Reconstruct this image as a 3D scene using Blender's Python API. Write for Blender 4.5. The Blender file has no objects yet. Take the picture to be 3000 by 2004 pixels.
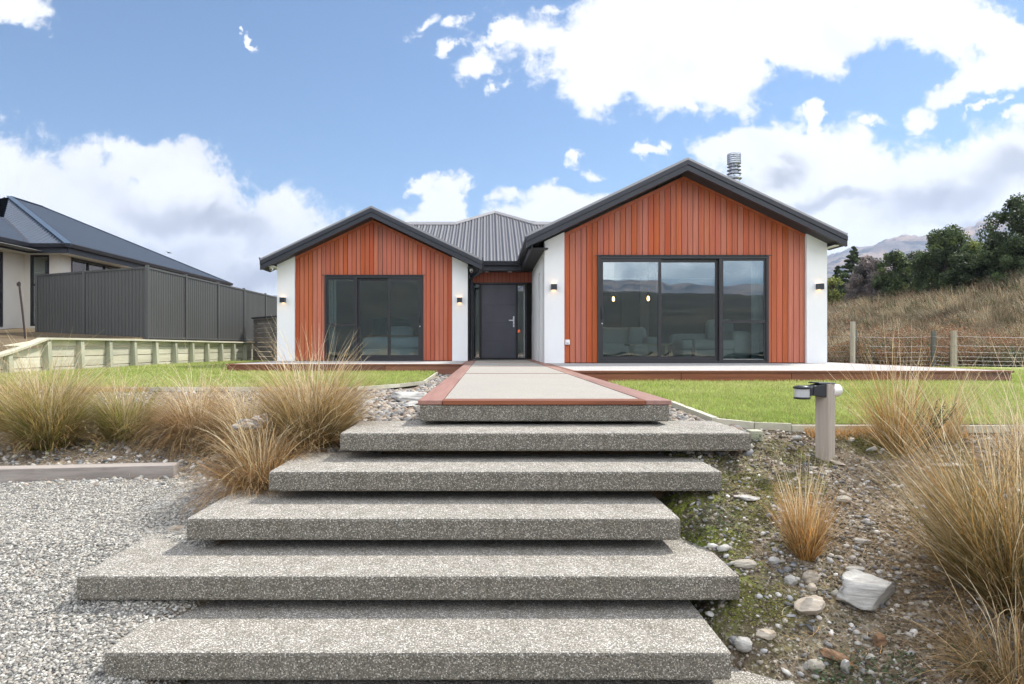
import bpy, math, random
import numpy as np
from mathutils import Vector, Matrix
R = math.radians
random.seed(7); RNG = np.random.default_rng(11)
sc = bpy.context.scene
col = sc.collection

# ------------------------------------------------------------ camera
cam_d = bpy.data.cameras.new('camera'); cam = bpy.data.objects.new('camera', cam_d); col.objects.link(cam)
cam.location = (0, 0, .37); cam.rotation_euler = (R(90), 0, 0)
cam_d.sensor_width = 36; cam_d.lens = 24; cam_d.shift_x = .024; cam_d.shift_y = .004
cam_d.clip_start = .05; cam_d.clip_end = 9000
sc.camera = cam
sc.render.resolution_x = 1024; sc.render.resolution_y = 684
# ------------------------------------------------------------ light and exposure
SUN = Vector((.62, .42, .98)).normalized()
EXPOSURE = 1.13
sc.view_settings.view_transform = 'Standard'; sc.view_settings.look = 'None'
sc.view_settings.gamma = 1; sc.view_settings.exposure = EXPOSURE
sc.view_settings.use_curve_mapping = False
sd = bpy.data.lights.new('sun', 'SUN'); so = bpy.data.objects.new('sun', sd); col.objects.link(so)
so.rotation_euler = SUN.to_track_quat('Z', 'Y').to_euler()
sd.energy = 3.0; sd.angle = R(5); sd.color = (1, .95, .87)

def build_world():
    w = bpy.data.worlds.new('World'); sc.world = w; w.use_nodes = True
    nt = w.node_tree; N = nt.nodes; L = nt.links; N.clear()
    def nd(t, **k):
        n = N.new(t)
        for a, b in k.items(): setattr(n, a, b)
        return n
    def mth(op, a, b=None, c=None, clamp=False):
        n = nd('ShaderNodeMath', operation=op, use_clamp=clamp)
        for i, v in enumerate((a, b, c)):
            if v is None: continue
            if isinstance(v, (int, float)): n.inputs[i].default_value = v
            else: L.new(v, n.inputs[i])
        return n.outputs[0]
    tc = nd('ShaderNodeTexCoord'); sp = nd('ShaderNodeSeparateXYZ'); L.new(tc.outputs['Generated'], sp.inputs[0])
    X, Y, Z = sp.outputs
    Ya = mth('MAXIMUM', mth('ABSOLUTE', Y), .12)
    u = mth('DIVIDE', X, Ya); v = mth('DIVIDE', Z, Ya)
    cb = nd('ShaderNodeCombineXYZ'); L.new(u, cb.inputs[0]); L.new(v, cb.inputs[1]); L.new(mth('MULTIPLY', mth('LESS_THAN', Y, 0), 5.), cb.inputs[2])
    # warp for ragged edges
    def noise(scale, detail, rough, vec, dist=0.):
        n = nd('ShaderNodeTexNoise'); n.inputs['Scale'].default_value = scale; n.inputs['Detail'].default_value = detail
        n.inputs['Roughness'].default_value = rough; n.inputs['Distortion'].default_value = dist
        L.new(vec, n.inputs['Vector']); return n
    P = cb.outputs[0]
    n1 = noise(9, 6, .62, P)
    wv = nd('ShaderNodeVectorMath', operation='SUBTRACT'); L.new(n1.outputs['Color'], wv.inputs[0]); wv.inputs[1].default_value = (.5, .5, .5)
    ws = nd('ShaderNodeVectorMath', operation='MULTIPLY'); L.new(wv.outputs[0], ws.inputs[0]); ws.inputs[1].default_value = (.16, .12, 0)
    wa = nd('ShaderNodeVectorMath', operation='ADD'); L.new(P, wa.inputs[0]); L.new(ws.outputs[0], wa.inputs[1])
    Q = wa.outputs[0]
    def field(bl, vec, wisp=False):
        acc = None
        for (px, py, rx, ry, a) in bl:
            m = nd('ShaderNodeMapping', vector_type='TEXTURE'); L.new(vec, m.inputs['Vector'])
            m.inputs['Location'].default_value = ((px-1428)/2000, (1014-py)/2000, 0)
            m.inputs['Rotation'].default_value = (0, 0, R(-a)); k_ = 1.55 if ry < 46 and wisp else 1; m.inputs['Scale'].default_value = (rx*k_/2000, ry*k_/2000, 1)
            ln = nd('ShaderNodeVectorMath', operation='LENGTH'); L.new(m.outputs[0], ln.inputs[0])
            d = ln.outputs['Value']
            if ry < 46 and wisp: d = mth('ADD', d, .48)         # thin scraps stay translucent
            acc = d if acc is None else mth('SMOOTH_MIN', acc, d, .12)
        return acc
    clouds = [(200,620,430,215,6),(560,640,330,190,24),(860,690,190,140,15),(-150,600,380,230,0),(560,850,620,110,6),(430,470,170,80,0),
      (50,25,120,58,10),(735,112,14,34,-20),(690,80,14,10,0),(1230,70,60,26,-15),(1310,70,42,26,0),(1320,148,30,26,0),
      (1780,190,330,120,14),(1470,110,85,50,-40),(1410,210,75,42,-10),(1440,265,42,30,0),(2150,40,600,140,-4),(2650,40,300,110,0),(1900,90,260,130,5),(2130,195,170,110,25),(2420,120,300,95,-10),(1990,290,110,34,5),(2160,285,45,38,0),
      (2840,110,270,95,10),(2880,240,170,60,-20),(1640,12,90,34,0),
      (1700,450,34,40,60),(1755,500,58,34,35),(1690,590,165,56,5),(1240,545,40,34,0),(1300,590,75,60,0),(1290,650,170,46,0),(1890,440,42,20,0),(1930,430,30,22,0),(1480,570,60,34,0),(1560,640,120,70,0),
      (2350,480,300,130,0),(2180,440,170,80,-5),(2390,345,42,58,-35),(2230,395,120,28,-8),(2540,372,55,20,-15),(2680,352,78,34,-24),(2560,560,560,150,0),(2900,500,320,130,-10),(2870,325,70,16,-18),(2980,345,50,24,0),(2700,690,650,100,0),
      (1400,800,1500,70,0)]
    d = field(clouds, Q, True)
    f1 = mth('SUBTRACT', 1.10, d)
    n2 = noise(15, 12, .68, P, .25)
    f2 = mth('ADD', f1, mth('MULTIPLY', mth('SUBTRACT', n2.outputs['Fac'], .5), 1.9))
    # clouds elsewhere in the sky (behind the camera, overhead)
    n3 = noise(2.1, 8, .6, tc.outputs['Generated'], .3)
    fr = mth('MULTIPLY', mth('SUBTRACT', n3.outputs['Fac'], .44), 2.6)
    out = mth('ADD', mth('GREATER_THAN', mth('ABSOLUTE', u), 1.15), mth('GREATER_THAN', v, .78), clamp=True)
    rear = mth('MAXIMUM', mth('LESS_THAN', Y, .1), out)
    mx = nd('ShaderNodeMix', data_type='FLOAT'); L.new(rear, mx.inputs[0]); L.new(f2, mx.inputs[2]); L.new(fr, mx.inputs[3])
    mr = nd('ShaderNodeMapRange', interpolation_type='SMOOTHSTEP'); L.new(mx.outputs[0], mr.inputs['Value'])
    mr.inputs['From Min'].default_value = -.06; mr.inputs['From Max'].default_value = .40
    dens = mr.outputs[0]
    # grey bellies
    greys = [(560,640,330,70,14),(300,740,420,80,4),(760,800,300,60,4),(2780,560,330,80,-14),(2980,470,240,75,-16),(2260,530,110,46,-10),(2420,610,240,40,-10),(2900,640,300,30,-5)]
    n4 = noise(7, 7, .6, P, .3)
    wv2 = nd('ShaderNodeVectorMath', operation='SUBTRACT'); L.new(n4.outputs['Color'], wv2.inputs[0]); wv2.inputs[1].default_value = (.5, .5, .5)
    ws2 = nd('ShaderNodeVectorMath', operation='MULTIPLY'); L.new(wv2.outputs[0], ws2.inputs[0]); ws2.inputs[1].default_value = (.22, .16, 0)
    wa2 = nd('ShaderNodeVectorMath', operation='ADD'); L.new(P, wa2.inputs[0]); L.new(ws2.outputs[0], wa2.inputs[1])
    g = field(greys, wa2.outputs[0])
    gr = nd('ShaderNodeMapRange', interpolation_type='SMOOTHSTEP'); L.new(g, gr.inputs['Value'])
    gr.inputs['From Min'].default_value = 1.25; gr.inputs['From Max'].default_value = .15
    n6 = noise(5.5, 9, .6, P, .5)                       # billowy shading inside every cloud
    sh = nd('ShaderNodeMapRange', interpolation_type='SMOOTHSTEP'); L.new(n6.outputs['Fac'], sh.inputs['Value']); sh.inputs['From Min'].default_value = .46; sh.inputs['From Max'].default_value = .74
    gf = mth('ADD', mth('MULTIPLY', gr.outputs[0], .74), mth('MULTIPLY', sh.outputs[0], .26), clamp=True)
    cm = nd('ShaderNodeMix', data_type='RGBA'); L.new(gf, cm.inputs[0])
    E = 1/2**EXPOSURE
    cm.inputs[6].default_value = (1.15*E, 1.15*E, 1.16*E, 1); cm.inputs[7].default_value = (.40*E, .42*E, .46*E, 1)
    # the clear sky
    sky = nd('ShaderNodeTexSky', sky_type='NISHITA'); sky.sun_disc = False
    sky.sun_elevation = math.asin(SUN.z); sky.sun_rotation = math.atan2(SUN.x, SUN.y)
    sky.air_density = 1.0; sky.dust_density = .6; sky.ozone_density = 2.0; sky.altitude = 300
    sk = nd('ShaderNodeMix', data_type='RGBA', blend_type='MULTIPLY'); sk.inputs[0].default_value = 1
    L.new(sky.outputs[0], sk.inputs[6]); sk.inputs[7].default_value = (SKYS*.74, SKYS*1.0, SKYS*1.14, 1)
    fm = nd('ShaderNodeMix', data_type='RGBA'); L.new(dens, fm.inputs[0]); L.new(sk.outputs[2], fm.inputs[6]); L.new(cm.outputs[2], fm.inputs[7])
    # clouds facing the sun, unseen behind the camera, brightened to fill the house front
    rb = nd('ShaderNodeMapRange', interpolation_type='SMOOTHSTEP'); L.new(Y, rb.inputs['Value']); rb.inputs['From Min'].default_value = .15; rb.inputs['From Max'].default_value = -.45; rb.inputs['To Min'].default_value = 1.0; rb.inputs['To Max'].default_value = REAR_FILL
    cb2 = nd('ShaderNodeVectorMath', operation='SCALE'); L.new(cm.outputs[2], cb2.inputs[0]); L.new(rb.outputs[0], cb2.inputs['Scale']); L.new(cb2.outputs[0], fm.inputs[7])
    bg = nd('ShaderNodeBackground'); L.new(fm.outputs[2], bg.inputs[0]); bg.inputs[1].default_value = 1
    o = nd('ShaderNodeOutputWorld'); L.new(bg.outputs[0], o.inputs[0])
SKYS = .054; REAR_FILL = 4.0
build_world()

# ------------------------------------------------------------ helpers
def tag(o, label=None, cat=None, group=None, kind=None):
    if label: o['label'] = label
    if cat: o['category'] = cat
    if group: o['group'] = group
    if kind: o['kind'] = kind
    return o
def thing(name, label, cat, loc, group=None):
    o = bpy.data.objects.new(name, None); col.objects.link(o); o.location = loc; o.empty_display_size = .1
    return tag(o, label, cat, group)
def wloc(o):
    v = Vector((0, 0, 0))
    while o: v += o.location; o = o.parent
    return v
def from_arrays(name, V, F, mat, parent=None, colr=None, smooth=False, attr='Col'):
    """V (n,3) world coordinates; F (m,k) indices; colr (n,3) point colours"""
    V = np.asarray(V, dtype=np.float32).reshape(-1, 3); F = np.asarray(F, dtype=np.int32)
    off = np.array(wloc(parent), dtype=np.float32) if parent else 0
    me = bpy.data.meshes.new(name); k = F.shape[1]; m = len(F)
    me.vertices.add(len(V)); me.vertices.foreach_set('co', (V-off).ravel().astype(np.float32))
    me.loops.add(m*k); me.loops.foreach_set('vertex_index', F.ravel())
    me.polygons.add(m); me.polygons.foreach_set('loop_start', np.arange(0, m*k, k, dtype=np.int32))
    me.update(calc_edges=True)
    if smooth: me.polygons.foreach_set('use_smooth', np.ones(m, dtype=bool))
    if colr is not None:
        a = me.color_attributes.new(attr, 'FLOAT_COLOR', 'POINT')
        c = np.ones((len(V), 4), dtype=np.float32); c[:, :3] = colr; a.data.foreach_set('color', c.ravel())
    me.materials.append(mat)
    o = bpy.data.objects.new(name, me); col.objects.link(o)
    if parent: o.parent = parent
    return o
class MB:
    def __init__(s): s.v = []; s.f = []; s.c = []; s.cc = None; s.s = []
    def add(s, vs, fs, smooth=False):
        b = len(s.v); s.v += [tuple(p) for p in vs]; s.f += [tuple(i+b for i in f) for f in fs]; s.s += [smooth]*len(fs)
        s.c += [s.cc or (.5, .5, .5)]*len(vs); return s
    def box(s, x0, x1, y0, y1, z0, z1):
        return s.add([(x0,y0,z0),(x1,y0,z0),(x1,y1,z0),(x0,y1,z0),(x0,y0,z1),(x1,y0,z1),(x1,y1,z1),(x0,y1,z1)],
              [(0,3,2,1),(4,5,6,7),(0,1,5,4),(1,2,6,5),(2,3,7,6),(3,0,4,7)])
    def prism_y(s, pts, y0, y1):      # polygon in x,z extruded along y
        n = len(pts); vs = [(x, y0, z) for x, z in pts]+[(x, y1, z) for x, z in pts]
        return s.add(vs, [tuple(range(n)), tuple(range(2*n-1, n-1, -1))]+[(i, i+n, (i+1) % n+n, (i+1) % n) for i in range(n)])
    def prism_z(s, pts, z0, z1):
        n = len(pts); vs = [(x, y, z0) for x, y in pts]+[(x, y, z1) for x, y in pts]
        return s.add(vs, [tuple(range(n-1, -1, -1)), tuple(range(n, 2*n))]+[(i, (i+1) % n, (i+1) % n+n, i+n) for i in range(n)])
    def hexa(s, p): return s.add(p, [(0,3,2,1),(4,5,6,7),(0,1,5,4),(1,2,6,5),(2,3,7,6),(3,0,4,7)])
    def beam(s, a, b, w, h, up=(0,0,1)):
        a = Vector(a); b = Vector(b); t = (b-a).normalized(); u = Vector(up); sd_ = t.cross(u).normalized()*w/2; u2 = sd_.normalized().cross(t).normalized()*h/2
        return s.hexa([a-sd_-u2, a+sd_-u2, b+sd_-u2, b-sd_-u2, a-sd_+u2, a+sd_+u2, b+sd_+u2, b-sd_+u2])
    def tube(s, path, r, n=8, cap=True):
        path = [Vector(p) for p in path]; rs = r if isinstance(r, (list, tuple)) else [r]*len(path); vs = []; u = None
        for i, p in enumerate(path):
            t = (path[min(i+1, len(path)-1)]-path[max(i-1, 0)]).normalized()
            if u is None: u = t.orthogonal().normalized()
            else: u = (u-t*u.dot(t)).normalized()
            w = t.cross(u)
            for k in range(n):
                a = 2*math.pi*k/n; vs.append(p+(u*math.cos(a)+w*math.sin(a))*rs[i])
        fs = [(i*n+k, i*n+(k+1) % n, (i+1)*n+(k+1) % n, (i+1)*n+k) for i in range(len(path)-1) for k in range(n)]
        s.add(vs, fs, True)
        if cap:
            s.add(vs[:n], [tuple(range(n-1, -1, -1))]); s.add(vs[-n:], [tuple(range(n))])
        return s
    def lathe(s, prof, c, n=20):      # prof [(r,z)]
        vs = [(c[0]+r*math.cos(2*math.pi*k/n), c[1]+r*math.sin(2*math.pi*k/n), c[2]+z) for r, z in prof for k in range(n)]
        fs = [(i*n+k, i*n+(k+1) % n, (i+1)*n+(k+1) % n, (i+1)*n+k) for i in range(len(prof)-1) for k in range(n)]
        s.add(vs, fs, True); m = len(prof)-1
        if prof[0][0] > 0: s.add(vs[:n], [tuple(range(n-1, -1, -1))])
        if prof[m][0] > 0: s.add(vs[m*n:], [tuple(range(n))])
        return s
    def soft(s, x0, x1, y0, y1, z0, z1, e=.25, n=10, puff=0.):   # cushion: superellipsoid
        cx, cy, cz = (x0+x1)/2, (y0+y1)/2, (z0+z1)/2; a, b, c = (x1-x0)/2, (y1-y0)/2, (z1-z0)/2; vs = []; m = 2*n
        pw = lambda t: math.copysign(abs(t)**e, t)
        for i in range(n+1):
            ph = -math.pi/2+math.pi*i/n
            for k in range(m):
                th = 2*math.pi*k/m
                vs.append((cx+a*pw(math.cos(ph))*pw(math.cos(th)), cy+b*pw(math.cos(ph))*pw(math.sin(th)), cz+c*pw(math.sin(ph))))
        fs = [(i*m+k, i*m+(k+1) % m, (i+1)*m+(k+1) % m, (i+1)*m+k) for i in range(n) for k in range(m)]
        return s.add(vs, fs, True)
    def build(s, name, mat, parent=None, colr=False, bevel=0):
        me = bpy.data.meshes.new(name); off = wloc(parent) if parent else Vector((0, 0, 0))
        me.from_pydata([(p[0]-off.x, p[1]-off.y, p[2]-off.z) for p in s.v], [], s.f); me.update()
        me.polygons.foreach_set('use_smooth', s.s)
        if colr:
            a = me.color_attributes.new('Col', 'FLOAT_COLOR', 'POINT')
            a.data.foreach_set('color', np.array([(c[0], c[1], c[2], 1) for c in s.c], dtype=np.float32).ravel())
        me.materials.append(mat)
        o = bpy.data.objects.new(name, me); col.objects.link(o)
        if parent: o.parent = parent
        if bevel:
            b = o.modifiers.new('bevel', 'BEVEL'); b.width = bevel; b.segments = 2; b.limit_method = 'ANGLE'; b.angle_limit = R(40)
        return o
def copy_tree(o, parent=None, delta=None):
    c = o.copy(); col.objects.link(c); c.parent = parent
    if delta is not None: c.location = o.location+Vector(delta)
    for ch in list(o.children): copy_tree(ch, c)
    return c

# numpy value noise
def _h(ix, iy, s): 
    n = (ix*374761393+iy*668265263+s*1442695041) & 0x7fffffff
    n = ((n ^ (n >> 13))*1274126177) & 0x7fffffff
    return ((n ^ (n >> 16)) & 0xffff)/65535.
def vnoise(x, y, s=0):
    x = np.asarray(x, float); y = np.asarray(y, float); x0 = np.floor(x).astype(np.int64); y0 = np.floor(y).astype(np.int64); fx = x-x0; fy = y-y0
    fx = fx*fx*(3-2*fx); fy = fy*fy*(3-2*fy)
    return (_h(x0, y0, s)*(1-fx)+_h(x0+1, y0, s)*fx)*(1-fy)+(_h(x0, y0+1, s)*(1-fx)+_h(x0+1, y0+1, s)*fx)*fy
def fbm(x, y, s=0, o=4, g=.5):
    t = 0; a = 1; tot = 0
    for i in range(o): t = t+a*vnoise(x*2**i, y*2**i, s+i); tot += a; a *= g
    return t/tot
def sm(a, b, x): 
    t = np.clip((np.asarray(x, float)-a)/(b-a), 0, 1); return t*t*(3-2*t)

# ------------------------------------------------------------ materials
class NT:
    def __init__(s, name):
        s.m = bpy.data.materials.new(name); s.m.use_nodes = True; s.t = s.m.node_tree; s.N = s.t.nodes; s.L = s.t.links
        s.b = s.N['Principled BSDF']; s.tc = s.N.new('ShaderNodeTexCoord')
    def n(s, t, **k):
        n = s.N.new(t)
        for a, b in k.items(): setattr(n, a, b)
        return n
    def set(s, inp, v):
        if isinstance(v, (int, float)): inp.default_value = v
        elif isinstance(v, (tuple, list)): inp.default_value = tuple(v)+((1,) if len(v) == 3 and inp.type == 'RGBA' else ())
        else: s.L.new(v, inp)
    def co(s, scale=(1, 1, 1), src='Object', rot=(0, 0, 0)):
        m = s.n('ShaderNodeMapping'); s.L.new(s.tc.outputs[src], m.inputs[0]); m.inputs['Scale'].default_value = scale; m.inputs['Rotation'].default_value = rot; return m.outputs[0]
    def noise(s, scale, vec=None, detail=4, rough=.55, out='Fac', dist=0):
        n = s.n('ShaderNodeTexNoise'); n.inputs['Scale'].default_value = scale; n.inputs['Detail'].default_value = detail; n.inputs['Roughness'].default_value = rough; n.inputs['Distortion'].default_value = dist
        s.L.new(vec if vec is not None else s.tc.outputs['Object'], n.inputs['Vector']); return n.outputs[out]
    def vor(s, scale, vec=None, feat='F1', out='Distance'):
        n = s.n('ShaderNodeTexVoronoi', feature=feat); n.inputs['Scale'].default_value = scale
        s.L.new(vec if vec is not None else s.tc.outputs['Object'], n.inputs['Vector']); return n.outputs[out]
    def ramp(s, fac, stops, interp='LINEAR'):
        n = s.n('ShaderNodeValToRGB'); n.color_ramp.interpolation = interp; e = n.color_ramp.elements
        while len(e) < len(stops): e.new(.5)
        for q, (p, c) in zip(e, stops): q.position = p; q.color = tuple(c)+(1,) if len(c) == 3 else c
        s.L.new(fac, n.inputs[0]); return n.outputs[0]
    def mix(s, fac, a, b, mode='MIX'):
        n = s.n('ShaderNodeMix', data_type='RGBA', blend_type=mode); s.set(n.inputs[0], fac); s.set(n.inputs[6], a); s.set(n.inputs[7], b); return n.outputs[2]
    def math(s, op, a, b=0., clamp=False):
        n = s.n('ShaderNodeMath', operation=op, use_clamp=clamp); s.set(n.inputs[0], a); s.set(n.inputs[1], b); return n.outputs[0]
    def attr(s, name='Col'):
        n = s.n('ShaderNodeAttribute'); n.attribute_name = name; return n.outputs['Color']
    def bump(s, h, strength=.4, dist=.01):
        n = s.n('ShaderNodeBump'); n.inputs['Strength'].default_value = strength; n.inputs['Distance'].default_value = dist; s.L.new(h, n.inputs['Height'])
        s.L.new(n.outputs[0], s.b.inputs['Normal']); return n
    def fin(s, c=None, rough=.7, metal=0., spec=None):
        if c is not None: s.set(s.b.inputs['Base Color'], c)
        s.set(s.b.inputs['Roughness'], rough); s.set(s.b.inputs['Metallic'], metal)
        if spec is not None: s.b.inputs['Specular IOR Level'].default_value = spec
        return s.m
M = {}
def plain(name, c, rough=.6, metal=0., var=.12, sc_=8, bump=.1, spec=None):
    t = NT(name); f = t.noise(sc_, detail=5)
    c2 = t.mix(t.ramp(f, [(.3, (0, 0, 0)), (.7, (1, 1, 1))]), tuple(x*(1-var) for x in c), tuple(min(1, x*(1+var)) for x in c))
    if bump: t.bump(t.noise(sc_*12, detail=3), bump, .003)
    M[name] = t.fin(c2, rough, metal, spec); return M[name]
plain('white_plaster', (.71, .715, .72), .75, var=.035, sc_=1.2, bump=.25)
plain('dark_metal', (.022, .024, .031), .42, var=.12, sc_=2, bump=.0)
plain('fascia', (.020, .022, .030), .45, var=.12, sc_=2, bump=.0)
plain('window_frame', (.019, .019, .021), .4, var=.1, sc_=3, bump=.0)
plain('dark_backing', (.008, .006, .005), .9, var=.1)
plain('soffit_dark', (.03, .028, .03), .7)
plain('soffit_white', (.62, .62, .6), .7)
plain('neighbour_wall', (.62, .59, .53), .8, var=.05, sc_=1.5, bump=.2)
plain('door_paint', (.10, .10, .122), .45, var=.10, sc_=2.5, bump=.05)
plain('steel', (.62, .64, .68), .28, 1., var=.12, sc_=5, bump=.0)
plain('galv', (.46, .49, .53), .38, .9, var=.18, sc_=9, bump=.05)
plain('black_plastic', (.018, .021, .028), .38, var=.1, sc_=20)
plain('white_plastic', (.75, .75, .74), .4, var=.03)
plain('grey_lens', (.42, .43, .44), .3, var=.1)
plain('interior_wall', (.20, .205, .21), .8, var=.04)
plain('interior_floor', (.13, .11, .09), .5, var=.15)
plain('interior_ceiling', (.35, .35, .35), .8, var=.02)
plain('curtain', (.55, .57, .58), .9, var=.08)
plain('sofa_fabric', (.52, .51, .47), .95, var=.06, sc_=30, bump=.2)
plain('sofa_stripe', (.16, .15, .14), .95, var=.06, sc_=30, bump=.2)
plain('linen', (.60, .66, .72), .9, var=.06)
plain('teal_fabric', (.015, .09, .11), .9, var=.2)
plain('mustard', (.30, .12, .03), .9, var=.15)
plain('table_wood', (.42, .36, .25), .6, var=.12)
plain('waratah', (.045, .03, .026), .6, .2, var=.3, sc_=20)
plain('wire', (.26, .26, .27), .5, .7, var=.1)
plain('bird_feather', (.03, .03, .035), .8)

def emis(name, c, st):
    t = NT(name); t.set(t.b.inputs['Emission Color'], c); t.b.inputs['Emission Strength'].default_value = st; M[name] = t.fin(c, .5)
emis('lamp_glow', (1., .62, .32), 7); emis('bulb_glow', (1., .5, .15), 9); emis('downlight_glow', (1., .85, .65), 5); emis('bell_glow', (1., .12, .03), .6)

def wood(name, cols, axis='z', grain=40, rough=.5, attr=True, contrast=.5, bumpy=.15):
    """cols: dark, mid, light; per-board value comes from the Col attribute"""
    t = NT(name); s = {'z': (grain, grain, 1.2), 'x': (1.2, grain, grain), 'y': (grain, 1.2, grain)}[axis]
    v = t.co(s)
    if attr:
        a = t.n('ShaderNodeSeparateColor'); t.L.new(t.attr(), a.inputs[0])
        of = t.n('ShaderNodeVectorMath', operation='MULTIPLY_ADD'); t.L.new(t.attr(), of.inputs[0]); of.inputs[1].default_value = (37, 53, 91); t.L.new(v, of.inputs[2]); v = of.outputs[0]
    g = t.noise(1, v, 5, .62, dist=.8); g2 = t.noise(.25, v, 3, .5)
    f = t.math('ADD', t.math('MULTIPLY', g, contrast), t.math('MULTIPLY', g2, 1-contrast))
    c = t.ramp(f, [(.32, cols[0]), (.5, cols[1]), (.68, cols[2])])
    if attr:
        hs = t.n('ShaderNodeHueSaturation'); t.set(hs.inputs['Color'], c)
        t.set(hs.inputs['Value'], t.math('ADD', t.math('MULTIPLY', a.outputs[0], .24), .88))
        t.set(hs.inputs['Hue'], t.math('ADD', t.math('MULTIPLY', a.outputs[1], .008), .498)); t.set(hs.inputs['Saturation'], t.math('ADD', t.math('MULTIPLY', a.outputs[2], .2), .88)); c = hs.outputs[0]
    t.bump(g, bumpy, .003)
    M[name] = t.fin(c, rough); return t
wood('cedar', ((.30, .056, .021), (.40, .083, .030), (.47, .112, .043)), 'z', 42, .5)
wood('kwila', ((.18, .085, .062), (.26, .13, .098), (.33, .18, .14)), 'y', 30, .55)
wood('kwila_side', ((.10, .032, .017), (.18, .060, .030), (.25, .092, .048)), 'x', 30, .5)
wood('treated_pine', ((.33, .32, .25), (.47, .45, .35), (.57, .55, .45)), 'y', 16, .8, contrast=.4)
wood('treated_post', ((.24, .26, .18), (.36, .36, .27), (.46, .45, .35)), 'z', 22, .8)
wood('grey_wood', ((.17, .145, .13), (.27, .235, .21), (.36, .32, .29)), 'x', 30, .85)
wood('grey_post', ((.24, .20, .16), (.36, .31, .26), (.46, .41, .35)), 'z', 34, .85)
wood('slat_wood', ((.10, .085, .075), (.17, .15, .135), (.24, .21, .19)), 'x', 20, .8)
wood('old_post', ((.06, .06, .055), (.11, .11, .10), (.17, .165, .15)), 'z', 24, .9)
wood('bark', ((.035, .028, .022), (.07, .055, .042), (.12, .10, .08)), 'z', 9, .95)

def aggregate(name, base, scale, cols, bump_=.6, dist=.004, big=.12, edge=None):
    t = NT(name); v = t.noise(3, detail=4)
    sp = t.n('ShaderNodeSeparateColor'); t.L.new(t.vor(scale, out='Color'), sp.inputs[0])
    c = t.ramp(sp.outputs[0], cols); dd = t.vor(scale)
    c = t.mix(t.ramp(dd, [(.38, (0, 0, 0)), (.62, (1, 1, 1))]), c, base)
    f = t.noise(1.1, detail=6, rough=.65)
    c = t.mix(1., c, t.ramp(f, [(.3, (1-big,)*3), (.7, (1+0*big,)*3)]), 'MULTIPLY')
    if edge:   # side faces darker than worn treads: shade put into the colour, with greenish dirt
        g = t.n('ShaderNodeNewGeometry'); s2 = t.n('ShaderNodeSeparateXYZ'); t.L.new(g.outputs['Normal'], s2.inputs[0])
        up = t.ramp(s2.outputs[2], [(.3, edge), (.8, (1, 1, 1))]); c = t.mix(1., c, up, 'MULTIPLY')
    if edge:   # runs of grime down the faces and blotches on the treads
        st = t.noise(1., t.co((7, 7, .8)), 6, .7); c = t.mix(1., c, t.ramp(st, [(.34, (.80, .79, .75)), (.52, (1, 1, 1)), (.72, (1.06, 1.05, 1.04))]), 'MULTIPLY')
    t.bump(t.math('SUBTRACT', 1., dd), bump_, dist); M[name] = t.fin(c, .85)
G5 = [(0., (.055, .052, .046)), (.25, (.17, .16, .14)), (.5, (.39, .36, .315)), (.75, (.54, .505, .45)), (.92, (.70, .67, .62)), (1., (.90, .88, .84))]
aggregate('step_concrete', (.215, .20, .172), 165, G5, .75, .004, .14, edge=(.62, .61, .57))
aggregate('path_concrete', (.29, .272, .24), 160, [(0., (.20, .185, .16)), (.5, (.31, .29, .255)), (1., (.44, .41, .37))], .4, .002, .08)
aggregate('deck_concrete', (.34, .33, .32), 120, [(0., (.24, .23, .22)), (.5, (.42, .41, .39)), (1., (.60, .59, .57))], .4, .002, .1)
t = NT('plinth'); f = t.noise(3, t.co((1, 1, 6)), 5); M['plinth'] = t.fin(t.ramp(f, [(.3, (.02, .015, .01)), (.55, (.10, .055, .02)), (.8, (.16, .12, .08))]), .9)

def ribmetal(name, c, rough=.35, var=.15, metal=.35):
    t = NT(name); f = t.noise(.7, detail=5); g = t.noise(2, t.co((6, .4, .4)), 3)
    cc = t.mix(f, tuple(x*(1-var) for x in c), tuple(x*(1+var) for x in c)); cc = t.mix(t.math('MULTIPLY', g, .35), cc, tuple(x*1.5 for x in c))
    M[name] = t.fin(cc, rough, metal); return t
ribmetal('roof_metal', (.085, .085, .095), .4, metal=.25); ribmetal('neighbour_roof', (.045, .062, .092), .75, metal=.0); ribmetal('flashing', (.26, .255, .26), .4); ribmetal('neighbour_flash', (.045, .075, .12), .6)
ribmetal('fence_metal', (.068, .07, .068), .5, metal=.1)

def glass(name, refl, tint, extra=0.):
    t = NT(name); N = t.N; N.remove(t.b)
    fr = t.n('ShaderNodeFresnel'); fr.inputs[0].default_value = refl
    gl = t.n('ShaderNodeBsdfGlossy'); gl.inputs['Roughness'].default_value = .0; gl.inputs['Color'].default_value = (.97, 1, 1, 1)
    bn = t.n('ShaderNodeBump'); bn.inputs['Strength'].default_value = .05; bn.inputs['Distance'].default_value = .02; t.L.new(t.noise(1.6, detail=1), bn.inputs['Height']); t.L.new(bn.outputs[0], gl.inputs['Normal'])
    tr = t.n('ShaderNodeBsdfTransparent'); tr.inputs[0].default_value = tint+(1,)
    mx = t.n('ShaderNodeMixShader'); t.L.new(t.math('ADD', fr.outputs[0], extra, True), mx.inputs[0]); t.L.new(tr.outputs[0], mx.inputs[1]); t.L.new(gl.outputs[0], mx.inputs[2])
    t.L.new(mx.outputs[0], N['Material Output'].inputs[0]); M[name] = t.m
glass('glass', 1.75, (.86, .95, .95), .12)

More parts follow.
